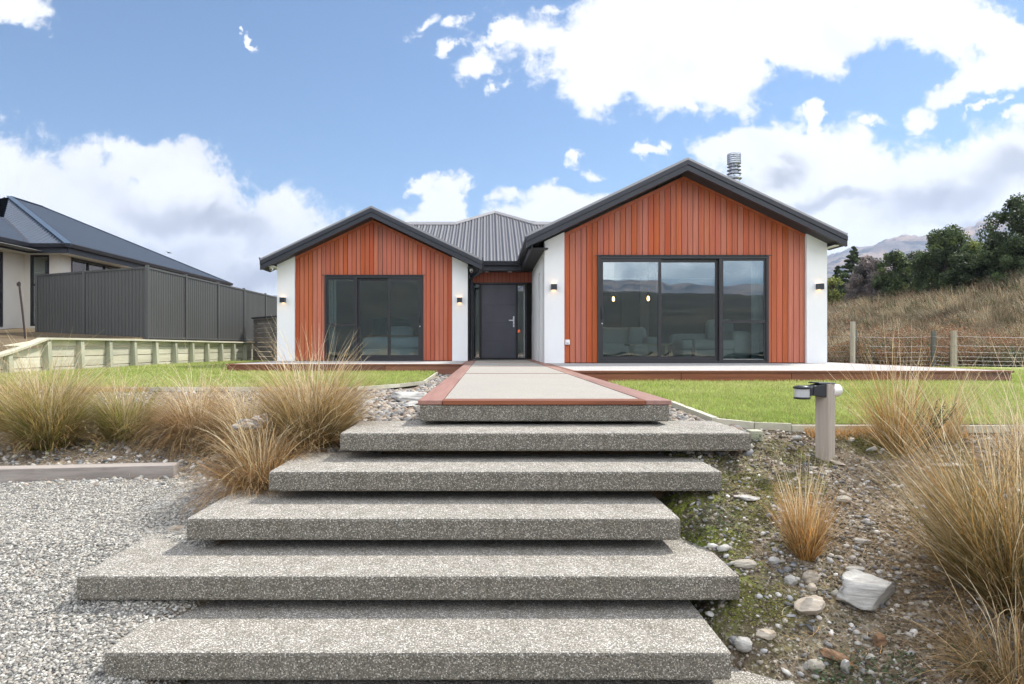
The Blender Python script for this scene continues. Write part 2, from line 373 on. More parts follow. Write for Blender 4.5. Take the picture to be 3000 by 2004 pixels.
def foliage(name, rough=.6, trans=.35, mulv=1.):
    t = NT(name); c = t.attr(); f = t.noise(25, detail=2)
    c = t.mix(1., c, t.ramp(f, [(.3, (.75*mulv,)*3), (.7, (1.2*mulv,)*3)]), 'MULTIPLY')
    t.fin(c, rough, 0, .25)
    tr = t.n('ShaderNodeBsdfTranslucent'); t.L.new(c, tr.inputs[0]); mx = t.n('ShaderNodeMixShader'); mx.inputs[0].default_value = trans
    t.L.new(t.b.outputs[0], mx.inputs[1]); t.L.new(tr.outputs[0], mx.inputs[2]); t.L.new(mx.outputs[0], t.N['Material Output'].inputs[0]); M[name] = t.m
foliage('blade', .5, .35); foliage('leaf', .55, .3)
t = NT('stone'); c = t.attr(); f = t.noise(60, detail=5, rough=.7); c = t.mix(1., c, t.ramp(f, [(.3, (.7, .7, .7)), (.7, (1.15, 1.15, 1.15))]), 'MULTIPLY'); t.bump(f, .3, .002); M['stone'] = t.fin(c, .8)
def schist(name, cols, sx=(3, 3, 26), rot=(0, .4, 0)):
    t = NT(name); v = t.co(sx, rot=rot); g = t.noise(1.6, v, 7, .65, dist=.6); f = t.noise(9, detail=6, rough=.7)
    c = t.ramp(g, [(.28, cols[0]), (.45, cols[1]), (.6, cols[2]), (.72, cols[3])]); c = t.mix(t.ramp(f, [(.45, (0, 0, 0)), (.75, (.6, .6, .6))]), c, cols[1])
    t.bump(t.math('ADD', g, f), .8, .012); M[name] = t.fin(c, .85)
schist('schist_grey', ((.13, .12, .11), (.32, .31, .29), (.46, .45, .42), (.64, .62, .58)))
schist('schist_warm', ((.12, .09, .06), (.32, .27, .21), (.46, .41, .34), (.66, .60, .52)), (4, 4, 20), (.5, .2, 0))
schist('schist_rust', ((.07, .045, .03), (.22, .12, .06), (.33, .23, .15), (.46, .38, .3)), (4, 4, 14), (.2, .6, 0))
schist('river_stone', ((.24, .215, .175), (.32, .29, .24), (.37, .34, .285), (.43, .40, .34)), (5, 5, 8), (0, 0, 0))

# ------------------------------------------------------------ terrain
def gz(x, d, raw=False):
    x = np.asarray(x, float); d = np.asarray(d, float)
    left = np.interp(d, [0, 1.8, 2.76, 3.72, 5.6, 6.0, 6.6, 8.7, 9.2], [-1.30, -1.12, -.89, -.71, -.70, -.66, -.55, -.22, -.21])
    nleft = np.interp(d, [0, 1.8, 2.7, 3.1, 3.6, 4.2, 4.7, 5.5], [-1.35, -1.2, -1.0, -.84, -.66, -.50, -.36, -.24])
    cen = np.interp(d, [0, 1.8, 2.7, 3.8, 4.7, 5.2, 7, 9], [-1.7, -1.5, -1.28, -.90, -.56, -.48, -.36, -.24])
    right = np.interp(d, [0, 1.8, 2.76, 4.6, 4.78], [-1.55, -1.28, -.93, -.25, -.22])
    z = left+(nleft-left)*sm(-1.95, -1.2, x)
    z = z+(cen-z)*sm(-1.45, -1.05, x)*sm(9, 8, d)*sm(-.3, -.9, -np.where(d > 4.6, (x+1.35), 9))
    z = np.where((d > 4.6) & (x < -.3) & (x > -1.9), np.maximum(z, np.where(x < -.50, z+(nleft-z)*sm(-1.9, -1.2, x), z)), z)
    z = z+(right-.15*sm(1.75, 1.3, x)*sm(3.2, 2.8, d)-z)*sm(.80, 1.22, x)
    z = np.where((d > 4.7) & (x > 1.2), right, z)
    # lawn side bank behind the retaining wall, neighbour's section
    lb = np.interp(d, [8.5, 10, 12.04, 13.1, 17, 21, 30], [-.22, -.12, .20, .50, .56, .92, 1.0])
    z = np.where(x < -8.5, z+(lb-z)*sm(-8.5, -8.62, x)*(d > 8.5), z)
    # hillside on the right
    h = 3.4*np.clip((x-9.5)/17.5, 0, 1)**1.15*sm(17.5, 33, d)+.35*sm(9, 12, x)*sm(18.2, 20, d)+2.2*sm(27, 60, x)*sm(20, 60, d)
    z = z+h
    if not raw:
        n = (fbm(x*2.2, d*2.2, 3)-.5)*.10+(fbm(x*9, d*9, 5, 3)-.5)*.035
        msk = np.where(d < 5.5, 1., 0.)*np.where(x > 1.2, 1., .35)
        msk = np.where((d < 4.72) | (x < -1.8), np.maximum(msk, np.where(d < 8.6, .5, 0)), 0.)
        msk = np.where((x < -1.9) & (d < 5.6), .35, msk)
        z = z+n*msk+(fbm(x*.35, d*.35, 9)-.5)*.8*sm(18, 26, d)*sm(10, 14, x)
    far = sm(70, 300, np.hypot(x, d)); z = z-far*2.
    return z

def axis(segs):
    out = []
    for a, b, st in segs: out += list(np.arange(a, b, st))
    return np.array(out+[segs[-1][1]])
ax = axis([(-4000, -400, 400), (-400, -40, 30), (-40, -10, 1.5), (-10, -5, .25), (-5, 5, .055), (5, 10, .2), (10, 60, 1.0), (60, 400, 20), (400, 4000, 400)])
ay = axis([(-4000, -400, 400), (-400, -20, 30), (-20, 1, 1.), (1, 6, .055), (6, 10, .12), (10, 20, .3), (20, 70, 1.0), (70, 400, 20), (400, 4000, 400)])
GX, GY = np.meshgrid(ax, ay); GZ = gz(GX, GY)
nx, ny = len(ax), len(ay); idx = np.arange(nx*ny).reshape(ny, nx)
F = np.stack([idx[:-1, :-1], idx[:-1, 1:], idx[1:, 1:], idx[1:, :-1]], -1).reshape(-1, 4)
# zone weights: red = driveway gravel, green = dry hill grass, blue = mossiness / damp soil
nn = (fbm(GX*1.5, GY*1.5, 21)-.5)*.5
grav = sm(-1.4, -1.65, GX+nn*.3)*sm(5.75, 5.55, GY+nn*.25)*sm(-.3, 0, np.where(GX > -2.6, 4.9-GY+nn*.4+(-1.7-GX)*.9, 1))
hill = np.maximum(sm(17.5, 18.5, GY)*sm(7.5, 9, GX), np.maximum(sm(-8.4, -8.7, GX)*sm(8, 9, GY), sm(30, 40, np.hypot(GX, GY))))
moss = sm(1.9, .9, GX+nn*1.2)*sm(.6, .9, GX)*(.25+.75*sm(2.9, 3.4, GY))
CC = np.stack([grav, hill, moss], -1).reshape(-1, 3)
t = NT('ground_soil'); sp = t.n('ShaderNodeSeparateColor'); t.L.new(t.attr(), sp.inputs[0])
v1 = t.vor(70, out='Color'); s1 = t.n('ShaderNodeSeparateColor'); t.L.new(v1, s1.inputs[0]); vd = t.vor(70)
gc = t.ramp(s1.outputs[0], [(0, (.12, .12, .11)), (.4, (.30, .29, .27)), (.8, (.46, .45, .42)), (1, (.66, .64, .60))])
gc = t.mix(t.ramp(vd, [(.35, (0, 0, 0)), (.62, (1, 1, 1))]), gc, (.13, .125, .115))
soil = t.ramp(t.noise(5, detail=8, rough=.7), [(.32, (.060, .042, .026)), (.5, (.15, .115, .075)), (.68, (.27, .22, .155))])
soil = t.mix(t.ramp(t.noise(38, detail=4), [(.55, (0, 0, 0)), (.62, (1, 1, 1))]), soil, (.32, .29, .25))
mf = t.math('MULTIPLY', sp.outputs[2], t.ramp(t.noise(4.5, detail=7, rough=.65), [(.42, (0, 0, 0)), (.52, (1, 1, 1))]))
mossc = t.ramp(t.noise(22, detail=4), [(.35, (.04, .05, .008)), (.55, (.16, .19, .02)), (.72, (.30, .31, .04))])
damp = t.mix(sp.outputs[2], soil, t.mix(1., soil, (.42, .40, .36), 'MULTIPLY')); soil = t.mix(mf, damp, mossc)
hc = t.ramp(t.noise(.5, detail=8, rough=.65), [(.3, (.05, .04, .022)), (.45, (.10, .07, .035)), (.58, (.15, .11, .06)), (.72, (.12, .065, .03))])
c = t.mix(sp.outputs[0], soil, gc); c = t.mix(sp.outputs[1], c, hc)
t.bump(t.math('ADD', t.math('SUBTRACT', 1., vd), t.noise(25, detail=6, rough=.7)), .8, .012); M['ground'] = t.fin(c, .95)
g = from_arrays('ground', np.stack([GX, GY, GZ], -1).reshape(-1, 3), F, M['ground'], colr=CC, smooth=True); tag(g, kind='structure')

# lawns
t = NT('lawn_soil'); f = t.noise(2.2, detail=6, rough=.6); f2 = t.noise(60, detail=3)
c = t.ramp(f, [(.3, (.17, .22, .045)), (.5, (.25, .30, .07)), (.7, (.34, .36, .12))]); c = t.mix(1., c, t.ramp(f2, [(.3, (.65, .65, .65)), (.7, (1.15, 1.15, 1.15))]), 'MULTIPLY')
t.bump(f2, .7, .02); M['lawn'] = t.fin(c, .95)
def lawn_z(x, y): return -.172+.045*sm(-5, -8.3, x)+(fbm(x*.8, y*.8, 40)-.5)*.02
def in_lawn(x, y):
    L = (x > -8.46) & (x < np.interp(y, [8.9, 9.6, 10.4, 14.1], [-1.72, -1.25, -.98, -1.05])) & (y > 8.86+.05*np.sin(x*1.3)) & (y < 24.5)
    Rr = (x < 16) & (y < 17.6) & (x > np.interp(y, [4.74, 4.8, 5.1, 6.67], [2.05, 1.9, 1.73, 1.80])) & (y > 4.74)
    return L, Rr
def lawn_mesh(name, poly):
    mb = MB(); xs = [p[0] for p in poly]; ys = [p[1] for p in poly]
    mb.v = [(x, y, float(lawn_z(x, y))) for x, y in poly]; mb.f = [tuple(range(len(poly)))]; mb.s = [False]; mb.c = [(0, 0, 0)]*len(poly)
    return tag(mb.build(name, M['lawn']), kind='structure')
def strip_lawn(name, y0, y1, xl, xr, st=.25):
    ys = np.arange(y0, y1+st, st); V = []; F = []; k = 24
    for y in ys:
        a, b = xl(y), xr(y)
        for i in range(k+1):
            x = a+(b-a)*i/k; V.append((x, y, float(lawn_z(x, y))))
    for j in range(len(ys)-1):
        for i in range(k): F.append((j*(k+1)+i, j*(k+1)+i+1, (j+1)*(k+1)+i+1, (j+1)*(k+1)+i))
    return tag(from_arrays(name, V, F, M['lawn'], smooth=True), kind='structure')
strip_lawn('lawn', 8.86, 24.6, lambda y: -8.46, lambda y: float(np.interp(y, [8.9, 9.6, 10.4, 14.1], [-1.72, -1.25, -.98, -1.05])))
strip_lawn('lawn', 4.74, 17.7, lambda y: float(np.interp(y, [4.74, 4.8, 5.1, 6.67], [2.05, 1.9, 1.73, 1.80])), lambda y: 16.)

# ------------------------------------------------------------ distant land
def ridge(name, az, el, r0, r1, mat, nz, seed, n_az=260, n_r=46, base=-.01):
    A = np.radians(np.linspace(az[0], az[-1], n_az)); T = np.linspace(0, 1, n_r); E = np.interp(np.degrees(A), az, el)
    AA, TT = np.meshgrid(A, T); RR = r0+(r1-r0)*TT; X = RR*np.sin(AA); Y = RR*np.cos(AA)
    s = (r1-r0)
    nv = fbm(X/s*3.1, Y/s*3.1, seed, 6, .52); rd = 1-np.abs(2*nv-1)
    prof = np.where(TT < .82, sm(0, .82, TT)**.85, 1-.35*sm(.82, 1, TT))
    Z = base*RR+E[None, :]*r1*.82*prof*(1+nz*(rd-.75)*(1-.75*np.exp(-((TT-.82)/.07)**2)))+ (fbm(AA*220, TT*40, seed+5, 3)-.5)*r1*.004
    idx = np.arange(n_az*n_r).reshape(n_r, n_az); F = np.stack([idx[:-1, :-1], idx[:-1, 1:], idx[1:, 1:], idx[1:, :-1]], -1).reshape(-1, 4)
    return tag(from_arrays(name, np.stack([X, Y, Z], -1).reshape(-1, 3), F, mat, smooth=True), kind='structure')
t = NT('mountain_rock'); f = t.noise(.0045, detail=9, rough=.62); f2 = t.noise(.02, detail=8, rough=.72)
c = t.ramp(f, [(.34, (.06, .075, .10)), (.47, (.15, .13, .13)), (.58, (.25, .185, .15)), (.72, (.11, .105, .12))])
c = t.mix(t.ramp(f2, [(.50, (0, 0, 0)), (.56, (1, 1, 1))]), c, (.025, .04, .06)); M['mountain'] = t.fin(c, 1.)
def azpx(px): return math.degrees(math.atan((px-1428)/2000))
rp = [(2200,760),(2400,742),(2429,730),(2508,703),(2595,684),(2650,674),(2745,668),(2820,664),(2852,664),(2872,655),(2915,648),(2955,631),(3000,612),(3150,560),(3600,520),(5200,560)]
ridge('mountain', [azpx(p) for p, q in rp], [(1014-q)/2000*math.cos(math.radians(azpx(p)))*1.0 for p, q in rp], 900, 2900, M['mountain'], .55, 3)
rp = [(-1500,840),(-300,880),(400,880),(620,868),(700,860),(760,856),(810,850),(900,866),(1500,880),(1900,860)]
ridge('mountain', [azpx(p) for p, q in rp], [(1014-q)/2000*math.cos(math.radians(azpx(p)))*1.0 for p, q in rp], 1500, 3400, M['mountain'], .5, 8)
t = NT('bush_hill'); f = t.noise(.06, detail=9, rough=.7); c = t.ramp(f, [(.35, (.005, .007, .004)), (.52, (.012, .013, .009)), (.64, (.04, .036, .022)), (.78, (.085, .075, .045))]); M['hill_back'] = t.fin(c, 1.)
azb = [95, 120, 140, 160, 172, 180, 190, 205, 225, 245, 265]
ridge('hill', azb, [.04, .06, .075, .086, .096, .105, .125, .13, .12, .09, .05], 40, 240, M['hill_back'], .4, 17, 200, 40)
ridge('mountain', azb, [.06, .07, .085, .095, .108, .104, .11, .11, .10, .09, .08], 1200, 2800, M['mountain'], .4, 23, 200, 30)

# ------------------------------------------------------------ path, terrace, steps
def slab(name, x0, x1, y0, y1, z0, z1, mat, parent=None, bev=.012):
    return MB().box(x0, x1, y0, y1, z0, z1).build(name, mat, parent, bevel=bev)
PL, PR = -.462, 1.244
pth = thing('path', None, None, (.39, 8, 0)); tag(pth, kind='structure')
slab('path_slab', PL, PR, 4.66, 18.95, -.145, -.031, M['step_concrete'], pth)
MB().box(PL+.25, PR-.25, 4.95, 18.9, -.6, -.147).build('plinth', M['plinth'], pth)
joints = [4.80, 9.3, 12.6, 15.4, 18.93]
mb = MB()
for a, b in zip(joints[:-1], joints[1:]): mb.box(PL+.16, PR-.17, a+.012, b-.045, -.030, -.004)
mb.build('paving_panel', M['path_concrete'], pth)
mb = MB(); rr = lambda: (random.random(), random.random(), random.random())
for xa, xb in ((PL-.012, PL+.153), (PR-.163, PR+.012)):
    for a, b in ((4.655, 7.6), (7.604, 11.9), (11.904, 18.94)):
        mb.cc = rr(); mb.box(xa, xb, a, b, -.030, 0)
mb.build('timber_border', M['kwila'], pth, colr=True, bevel=.004)
mb = MB()
for y in joints[:-1]:
    mb.cc = rr(); d0 = 4.648 if y < 5 else y-.04
    mb.box(PL+.156, PR-.166, d0, y+.008, -.030, 0)
mb.build('timber_strip', M['kwila_side'], pth, colr=True, bevel=.004)

def terrace(x0, x1, y0, y1, nboards):
    r = thing('terrace', None, None, ((x0+x1)/2, (y0+y1)/2, 0)); tag(r, kind='structure')
    MB().box(x0+.05, x1-.05, y0+.05, y1, -.16, -.003).build('paving_panel', M['deck_concrete'], r)
    mb = MB(); L = (x1-x0)/nboards
    for i in range(nboards):
        mb.cc = rr(); mb.box(x0+i*L+.003, x0+(i+1)*L-.003, y0, y0+.03, -.21, -.034)
    for e in ((x0, x0+.03), (x1-.03, x1)):
        mb.cc = rr(); mb.box(e[0], e[1], y0+.033, y1, -.21, -.034)
    mb.build('timber_fascia', M['kwila_side'], r, colr=True, bevel=.003)
    mb = MB(); mb.cc = (.5, .5, .5)
    mb.box(x0-.02, x1+.02, y0-.022, y0+.068, -.031, .0); mb.box(x0-.02, x0+.07, y0+.071, y1, -.031, .0); mb.box(x1-.07, x1+.02, y0+.071, y1, -.031, .0)
    mb.build('timber_edge', M['kwila_side'], r, colr=True, bevel=.004)
terrace(-5.38, PL-.014, 14.1, 17.2, 3)
terrace(PR+.014, 7.9, 10.28, 15.0, 4)
for (a, b, y) in ((7.44, 7.9, 15.0), ):
    MB().box(a, b-.05, y, 22, -.16, -.003).build('terrace', M['deck_concrete']).__setitem__('kind', 'structure')

steps = [(-.92, 1.644, 4.25, -.17, 'top'), (-1.243, 1.334, 3.87, -.34, 'second'), (-1.543, .99, 3.49, -.51, 'third'), (-1.884, 1.157, 3.12, -.68, 'widest'), (-1.532, .976, 2.72, -.85, 'lowest but one'), (-1.25, 1.275, 2.33, -1.02, 'lowest')]
slab_lab = ['floating concrete step slab directly below the timber edged path end',
 'concrete step slab second below the path, beside the green weeds',
 'concrete step slab third below the path, its left end level with the gravel drive',
 'widest concrete step slab, reaching farthest left over the gravel',
 'large nearest whole concrete step slab at the bottom of the photo',
 'lowest concrete step slab, only its right corner and left edge showing below the others']
for (x0, x1, y, z, nm), lb in zip(steps, slab_lab):
    s = thing('concrete_step', lb, 'step', ((x0+x1)/2, y, z-.115), 'floating concrete entry steps')
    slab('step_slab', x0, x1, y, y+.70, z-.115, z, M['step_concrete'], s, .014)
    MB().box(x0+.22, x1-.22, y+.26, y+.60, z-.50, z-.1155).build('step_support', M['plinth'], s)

# ------------------------------------------------------------ the house
house = thing('house', 'cedar clad house with two dark gable fronts, white side walls and a dark front door', 'house', (1, 17, 0))
def board_panel(x0, x1, y, w, top, opening, parent, thick=.02):
    """vertical boards; top(x) gives the slope; opening (xa, xb, za, zb)"""
    mb = MB(); n = round((x1-x0)/w); w = (x1-x0)/n; xa, xb, za, zb = opening; g = .0055
    def piece(a, b, z0, zf):
        if b-a < .004: return
        m = (a+b)/2; pts = [(a, z0), (b, z0), (b, zf(b)), (a, zf(a))]
        if zf is top and a < apex < b: pts = [(a, z0), (b, z0), (b, top(b)), (apex, top(apex)), (a, top(a))]
        mb.prism_y(pts, y-thick, y)
    apex = max(np.linspace(x0, x1, 400), key=top)
    for i in range(n):
        mb.cc = (min(1, max(0, random.gauss(.5, .25))), random.random(), random.random()); a, b = x0+i*w+g, x0+(i+1)*w-g
        if b <= xa or a >= xb: piece(a, b, .012, top)
        else:
            piece(a, b, zb, top)
            if a < xa: piece(a, min(b, xa), .012, lambda q: zb)
            if b > xb: piece(max(a, xb), b, .012, lambda q: zb)
            if za > .1: piece(a, b, .012, lambda q: za)
    return mb.build('cedar_cladding', M['cedar'], parent, colr=True)

def gable(cx, half, eave_z, apex_z, y_wall, y_barge, y_back, slope, wall_l, wall_r, ced_l, ced_r, win, bw, y_pil):
    # win = (x0,x1,z0,z1)
    top = lambda x: apex_z-.30-slope*abs(x-cx)
    wt = lambda x: top(x)+.04
    # backing wall round the opening
    mb = MB(); a, b, c, d = win; yb0, yb1 = y_wall, y_wall+.16
    mb.prism_y([(ced_l-.01, 0), (a, 0), (a, wt(a)), (ced_l-.01, wt(ced_l-.01))], yb0, yb1)
    mb.prism_y([(b, 0), (ced_r+.01, 0), (ced_r+.01, wt(ced_r+.01)), (b, wt(b))], yb0, yb1)
    mb.prism_y([(a, d), (b, d), (b, wt(b)), (cx, wt(cx)), (a, wt(a))], yb0, yb1)
    mb.build('wall_backing', M['dark_backing'], house)
    board_panel(ced_l, ced_r, y_wall, bw, lambda x: top(x)-.055, (a-.02, b+.02, c, d+.02), house)
    mb = MB(); mb.cc = (.55, .6, .5)                      # cedar trim under the barge
    for sgn, xe in ((-1, ced_l), (1, ced_r)):
        p = [(cx, top(cx)-.052), (cx, top(cx)+.02), (xe, top(xe)+.02), (xe, top(xe)-.052)]
        mb.prism_y(p if sgn < 0 else p[::-1], y_wall-.034, y_wall-.0005)
    mb.build('cedar_trim', M['cedar'], house, colr=True)
    # white pillars
    for xa, xb in ((wall_l, ced_l-.003), (ced_r+.003, wall_r)):
        o = MB().prism_y([(xa, 0), (xb, 0), (xb, wt(xb)), (xa, wt(xa))], y_pil, y_wall+.3).build('white_wall', M['white_plaster'], house)
    # side walls and ceiling run back
    for xw, s in ((wall_l, 1), (wall_r, -1)):
        xa, xb = (xw, xw+.2) if s > 0 else (xw-.2, xw); zt = eave_z-.12
        if s > 0 and cx > 0: continue
        if s < 0 and cx < 0: MB().box(xa, xb, y_wall+.3, y_back, 0, zt).build('white_wall', M['white_plaster'], house); continue
        ya, yb_ = y_wall+.9, y_wall+3.4                              # side wall with its own window
        MB().box(xa, xb, y_wall+.3, ya, 0, zt).box(xa, xb, yb_, y_back, 0, zt).box(xa, xb, ya, yb_, 0, .25).box(xa, xb, ya, yb_, 2.15, zt).build('white_wall', M['white_plaster'], house)
        w = MB(); w.box(xa+.06, xb-.06, ya, ya+.06, .251, 2.149).box(xa+.06, xb-.06, yb_-.06, yb_, .251, 2.149).box(xa+.06, xb-.06, ya+.061, yb_-.061, 2.09, 2.149).box(xa+.06, xb-.06, ya+.061, yb_-.061, .251, .31).box(xa+.06, xb-.06, ya+1.22, ya+1.28, .311, 2.089)
        w = w.build('side_window', M['window_frame'], house); MB().box(xa+.09, xa+.10, ya+.061, yb_-.061, .311, 2.089).build('pane', M['glass'], w)
    return top
def roof(cx, hl, hr, apex_z, slope, y0, y1, t=.05):
    mb = MB()
    for s, h in ((-1, hl), (1, hr)):
        xe = cx+s*h; ze = apex_z-slope*h; p = [(cx, apex_z), (xe, ze), (xe, ze-t), (cx, apex_z-t)]
        mb.prism_y(p if s < 0 else p[::-1], y0, y1)
        k = int(h/.19)
        for i in range(k):                                      # standing ribs
            x = cx+s*(i+.5)*h/k; z = apex_z-slope*abs(x-cx)
    mb.build('roof', M['roof_metal'], house)
def barge(cx, hl, hr, apex_z, slope, y0):
    # layered dark barge boards with a paler roof flashing on top
    for nm, o0, o1, ya, yb, m in (('roof_flashing', .018, -.035, -.02, .25, 'flashing'), ('barge_board', -.037, -.135, -.05, .06, 'fascia'), ('barge_board', -.137, -.255, -.028, .06, 'fascia')):
        mb = MB()
        for s, h in ((-1, hl), (1, hr)):
            xe = cx+s*h; q = slope*h
            p = [(cx, apex_z+o0), (xe, apex_z-q+o0), (xe, apex_z-q+o1), (cx, apex_z+o1)]
            mb.prism_y(p if s < 0 else p[::-1], y0+ya, y0+yb)
        mb.build(nm, M[m], house)
    mb = MB()                                                       # sloping soffit back to the wall
    for s, h in ((-1, hl), (1, hr)):
        xe = cx+s*h; q = slope*h; p = [(cx, apex_z-.20), (xe, apex_z-q-.20), (xe, apex_z-q-.235), (cx, apex_z-.235)]
        mb.prism_y(p if s < 0 else p[::-1], y0+.061, y0+.75)
    mb.build('soffit', M['soffit_dark'], house)
SL = .477
# --- left gable
gable(-2.86, 2.7, 2.5, 3.80, 17.05, 16.65, 24, SL, -5.23, -.49, -4.79, -.88, (-4.03, -1.62, 0, 2.13), .109, 16.97)
barge(-2.83, 2.70, 2.70, 3.77, SL, 16.62); roof(-2.83, 2.72, 2.72, 3.745, SL, 16.66, 24.3)
# --- right gable
gable(4.30, 3.1, 2.66, 4.36, 14.90, 14.42, 22.5, SL, 1.239, 7.365, 1.671, 6.92, (2.43, 6.09, 0, 2.34), .122, 14.80)
barge(4.22, 3.40, 3.36, 4.33, SL, 14.40); roof(4.22, 3.42, 3.38, 4.305, SL, 14.44, 22.4)

# --- middle roof plane, ribbed, hipped
def mid_roof():
    y0, z0 = 18.5, 2.64
    xs = []; x = -2.6
    pit = .19; prof = [(0, 0), (.014, .045), (.040, .045), (.056, 0), (.110, 0), (.118, .014), (.134, .014), (.142, 0)]
    while x < 2.4:
        xs += [(x+a, h) for a, h in prof]; x += pit
    def ytop(x): return float(np.interp(x, [-2.6, -1.02, .245, 1.5, 2.6], [22.0, 22.0, 23.3, 22.0, 22.0]))
    V = []; F = []
    for i, (x, h) in enumerate(xs):
        yt = ytop(x)
        V += [(x, y0, z0+h), (x, yt, z0+SL*(yt-y0)+h)]
        if i: F.append((2*i-2, 2*i, 2*i+1, 2*i-1))
    from_arrays('roof', V, F, M['roof_metal'], house)
    mb = MB(); ks = [-2.6, -1.02, .245, 1.5, 2.6]
    P = [(k, ytop(k), z0+SL*(ytop(k)-y0)+.035) for k in ks]
    for a, b in zip(P[:-1], P[1:]):
        f = lambda p, dy, dz: (p[0], p[1]+dy, p[2]+dz)
        mb.add([f(a, -.17, -.075), f(b, -.17, -.075), f(b, 0, .035), f(a, 0, .035)], [(0, 1, 2, 3)])
        mb.add([f(a, 0, .035), f(b, 0, .035), f(b, .25, -.1), f(a, .25, -.1)], [(0, 1, 2, 3)])
        mb.add([f(a, -.17, -.075), f(b, -.17, -.075), f(b, -.17, -.105), f(a, -.17, -.105)], [(3, 2, 1, 0)])
    mb.build('ridge_flashing', M['flashing'], house)
    mb = MB(); b_ = [(-2.6, 26.5, 1.6), (2.6, 26.5, 1.6)]
    mb.add([(p[0], p[1]+.2, p[2]-.08) for p in P]+b_, [(0, 1, 2, 3, 4, 6, 5)]); mb.build('roof', M['roof_metal'], house)
mid_roof()
# gutters: quad profile
def gutter(path_pts, inner, parent=house, r=.065, mat='fascia', name='gutter'):
    prof = [(0, 0), (0, -.115), (.10, -.115), (.13, -.02), (.13, 0), (.118, 0), (.088, -.10), (.012, -.10), (.012, 0)]
    mb = MB()
    for (a, b) in zip(path_pts[:-1], path_pts[1:]):
        a = Vector(a); b = Vector(b); t = (b-a).normalized(); o = t.cross(Vector((0, 0, 1)))*inner
        vs = [a+o*p+Vector((0, 0, q)) for p, q in prof]+[b+o*p+Vector((0, 0, q)) for p, q in prof]; n = len(prof)
        mb.add(vs, [(i, (i+1) % n, (i+1) % n+n, i+n) for i in range(n)]+[tuple(range(n-1, -1, -1)), tuple(range(n, 2*n))])
    return mb.build(name, M[mat], parent)
gutter([(.93, 14.47, 2.70), (.93, 18.63, 2.70)], -1)          # right wing's left eave (gutter hangs to -x)
gutter([(-.10, 18.5, 2.665), (.92, 18.5, 2.665)], 1)
gutter([(-.23, 16.6, 2.53), (-.23, 18.4, 2.53)], 1)            # left wing, right eave
gutter([(-5.43, 24, 2.53), (-5.43, 16.6, 2.53)], 1)            # left wing, left eave
gutter([(7.48, 14.42, 2.76), (7.48, 22, 2.76)], 1)
# fascia and soffits of the right wing's left eave and the porch
mb = MB(); mb.box(.935, .96, 14.47, 18.62, 2.44, 2.69); mb.box(-.10, .93, 18.505, 18.53, 2.42, 2.66); mb.box(-.262, -.235, 16.68, 18.5, 2.28, 2.52)
mb.build('fascia', M['fascia'], house)
mb = MB(); mb.box(.962, 1.30, 14.60, 18.62, 2.455, 2.475); mb.box(-.52, 1.25, 18.532, 19.3, 2.425, 2.445); mb.box(-.489, -.264, 16.75, 18.53, 2.30, 2.315)
mb.build('soffit', M['soffit_dark'], house)
MB().box(7.366, 7.47, 14.5, 22, 2.50, 2.52).build('soffit', M['soffit_white'], house)
MB().box(-5.42, -5.232, 16.7, 24, 2.32, 2.34).build('soffit', M['soffit_white'], house)
# entrance return wall (white) with a tall slot window, facing the path
mb = MB(); zt = 2.452
mb.box(1.239, 1.44, 15.10, 16.15, 0, zt); mb.box(1.239, 1.44, 16.65, 19.0, 0, zt); mb.box(1.239, 1.44, 16.15, 16.65, 2.12, zt)
mb.build('white_wall', M['white_plaster'], house)
w = MB(); w.box(1.30, 1.36, 16.155, 16.20, .03, 2.115); w.box(1.30, 1.36, 16.60, 16.645, .03, 2.115); w.box(1.30, 1.36, 16.201, 16.599, 2.07, 2.115); w.box(1.30, 1.36, 16.201, 16.599, .03, .075)
w = w.build('slot_window', M['window_frame'], house)
MB().box(1.325, 1.335, 16.205, 16.595, .08, 2.065).build('pane', M['glass'], w)
MB().box(-.70, -.492, 17.28, 19.3, 0, 2.3).build('white_wall', M['white_plaster'], house)

# --- front door set
DY = 19.1
dr = MB(); X0, X1 = -.42, 1.10; zt = 2.14
dr.box(X0, X0+.05, DY-.05, DY+.05, 0, zt); dr.box(X1-.05, X1, DY-.05, DY+.05, 0, zt); dr.box(X0+.051, X1-.051, DY-.05, DY+.05, zt-.05, zt)
dr.box(-.225, -.165, DY-.045, DY+.05, 0, zt-.051); dr.box(.80, .85, DY-.045, DY+.05, 0, zt-.051); dr.box(X0+.051, X1-.051, DY-.06, DY+.05, 0, .03)
drf = dr.build('entry_frame', M['window_frame'], house)
MB().box(-.368, -.227, DY, DY+.012, .04, zt-.052).build('sidelight_pane', M['glass'], drf)
MB().box(.852, 1.048, DY, DY+.012, .04, zt-.052).build('sidelight_pane', M['glass'], drf)
d_ = MB(); zs = [.035, .53, 1.03, 1.53, 2.085]
for a, b in zip(zs[:-1], zs[1:]): d_.box(-.16, .795, DY-.03, DY+.02, a+.004, b-.004)
d_.box(-.158, .793, DY-.022, DY+.018, .036, 2.08)
door = d_.build('front_door', M['door_paint'], house, bevel=.003)
h = MB(); h.box(.715, .755, DY-.045, DY-.031, .90, 1.20); h.box(.722, .748, DY-.085, DY-.046, 1.075, 1.10); h.box(.595, .748, DY-.10, DY-.086, 1.072, 1.103); h.build('handle', M['steel'], door, bevel=.004)
MB().lathe([(0, 0), (.014, 0), (.014, .01), (0, .01)], (.735, DY-.05, .97)).build('lock_cylinder', M['black_plastic'], door)
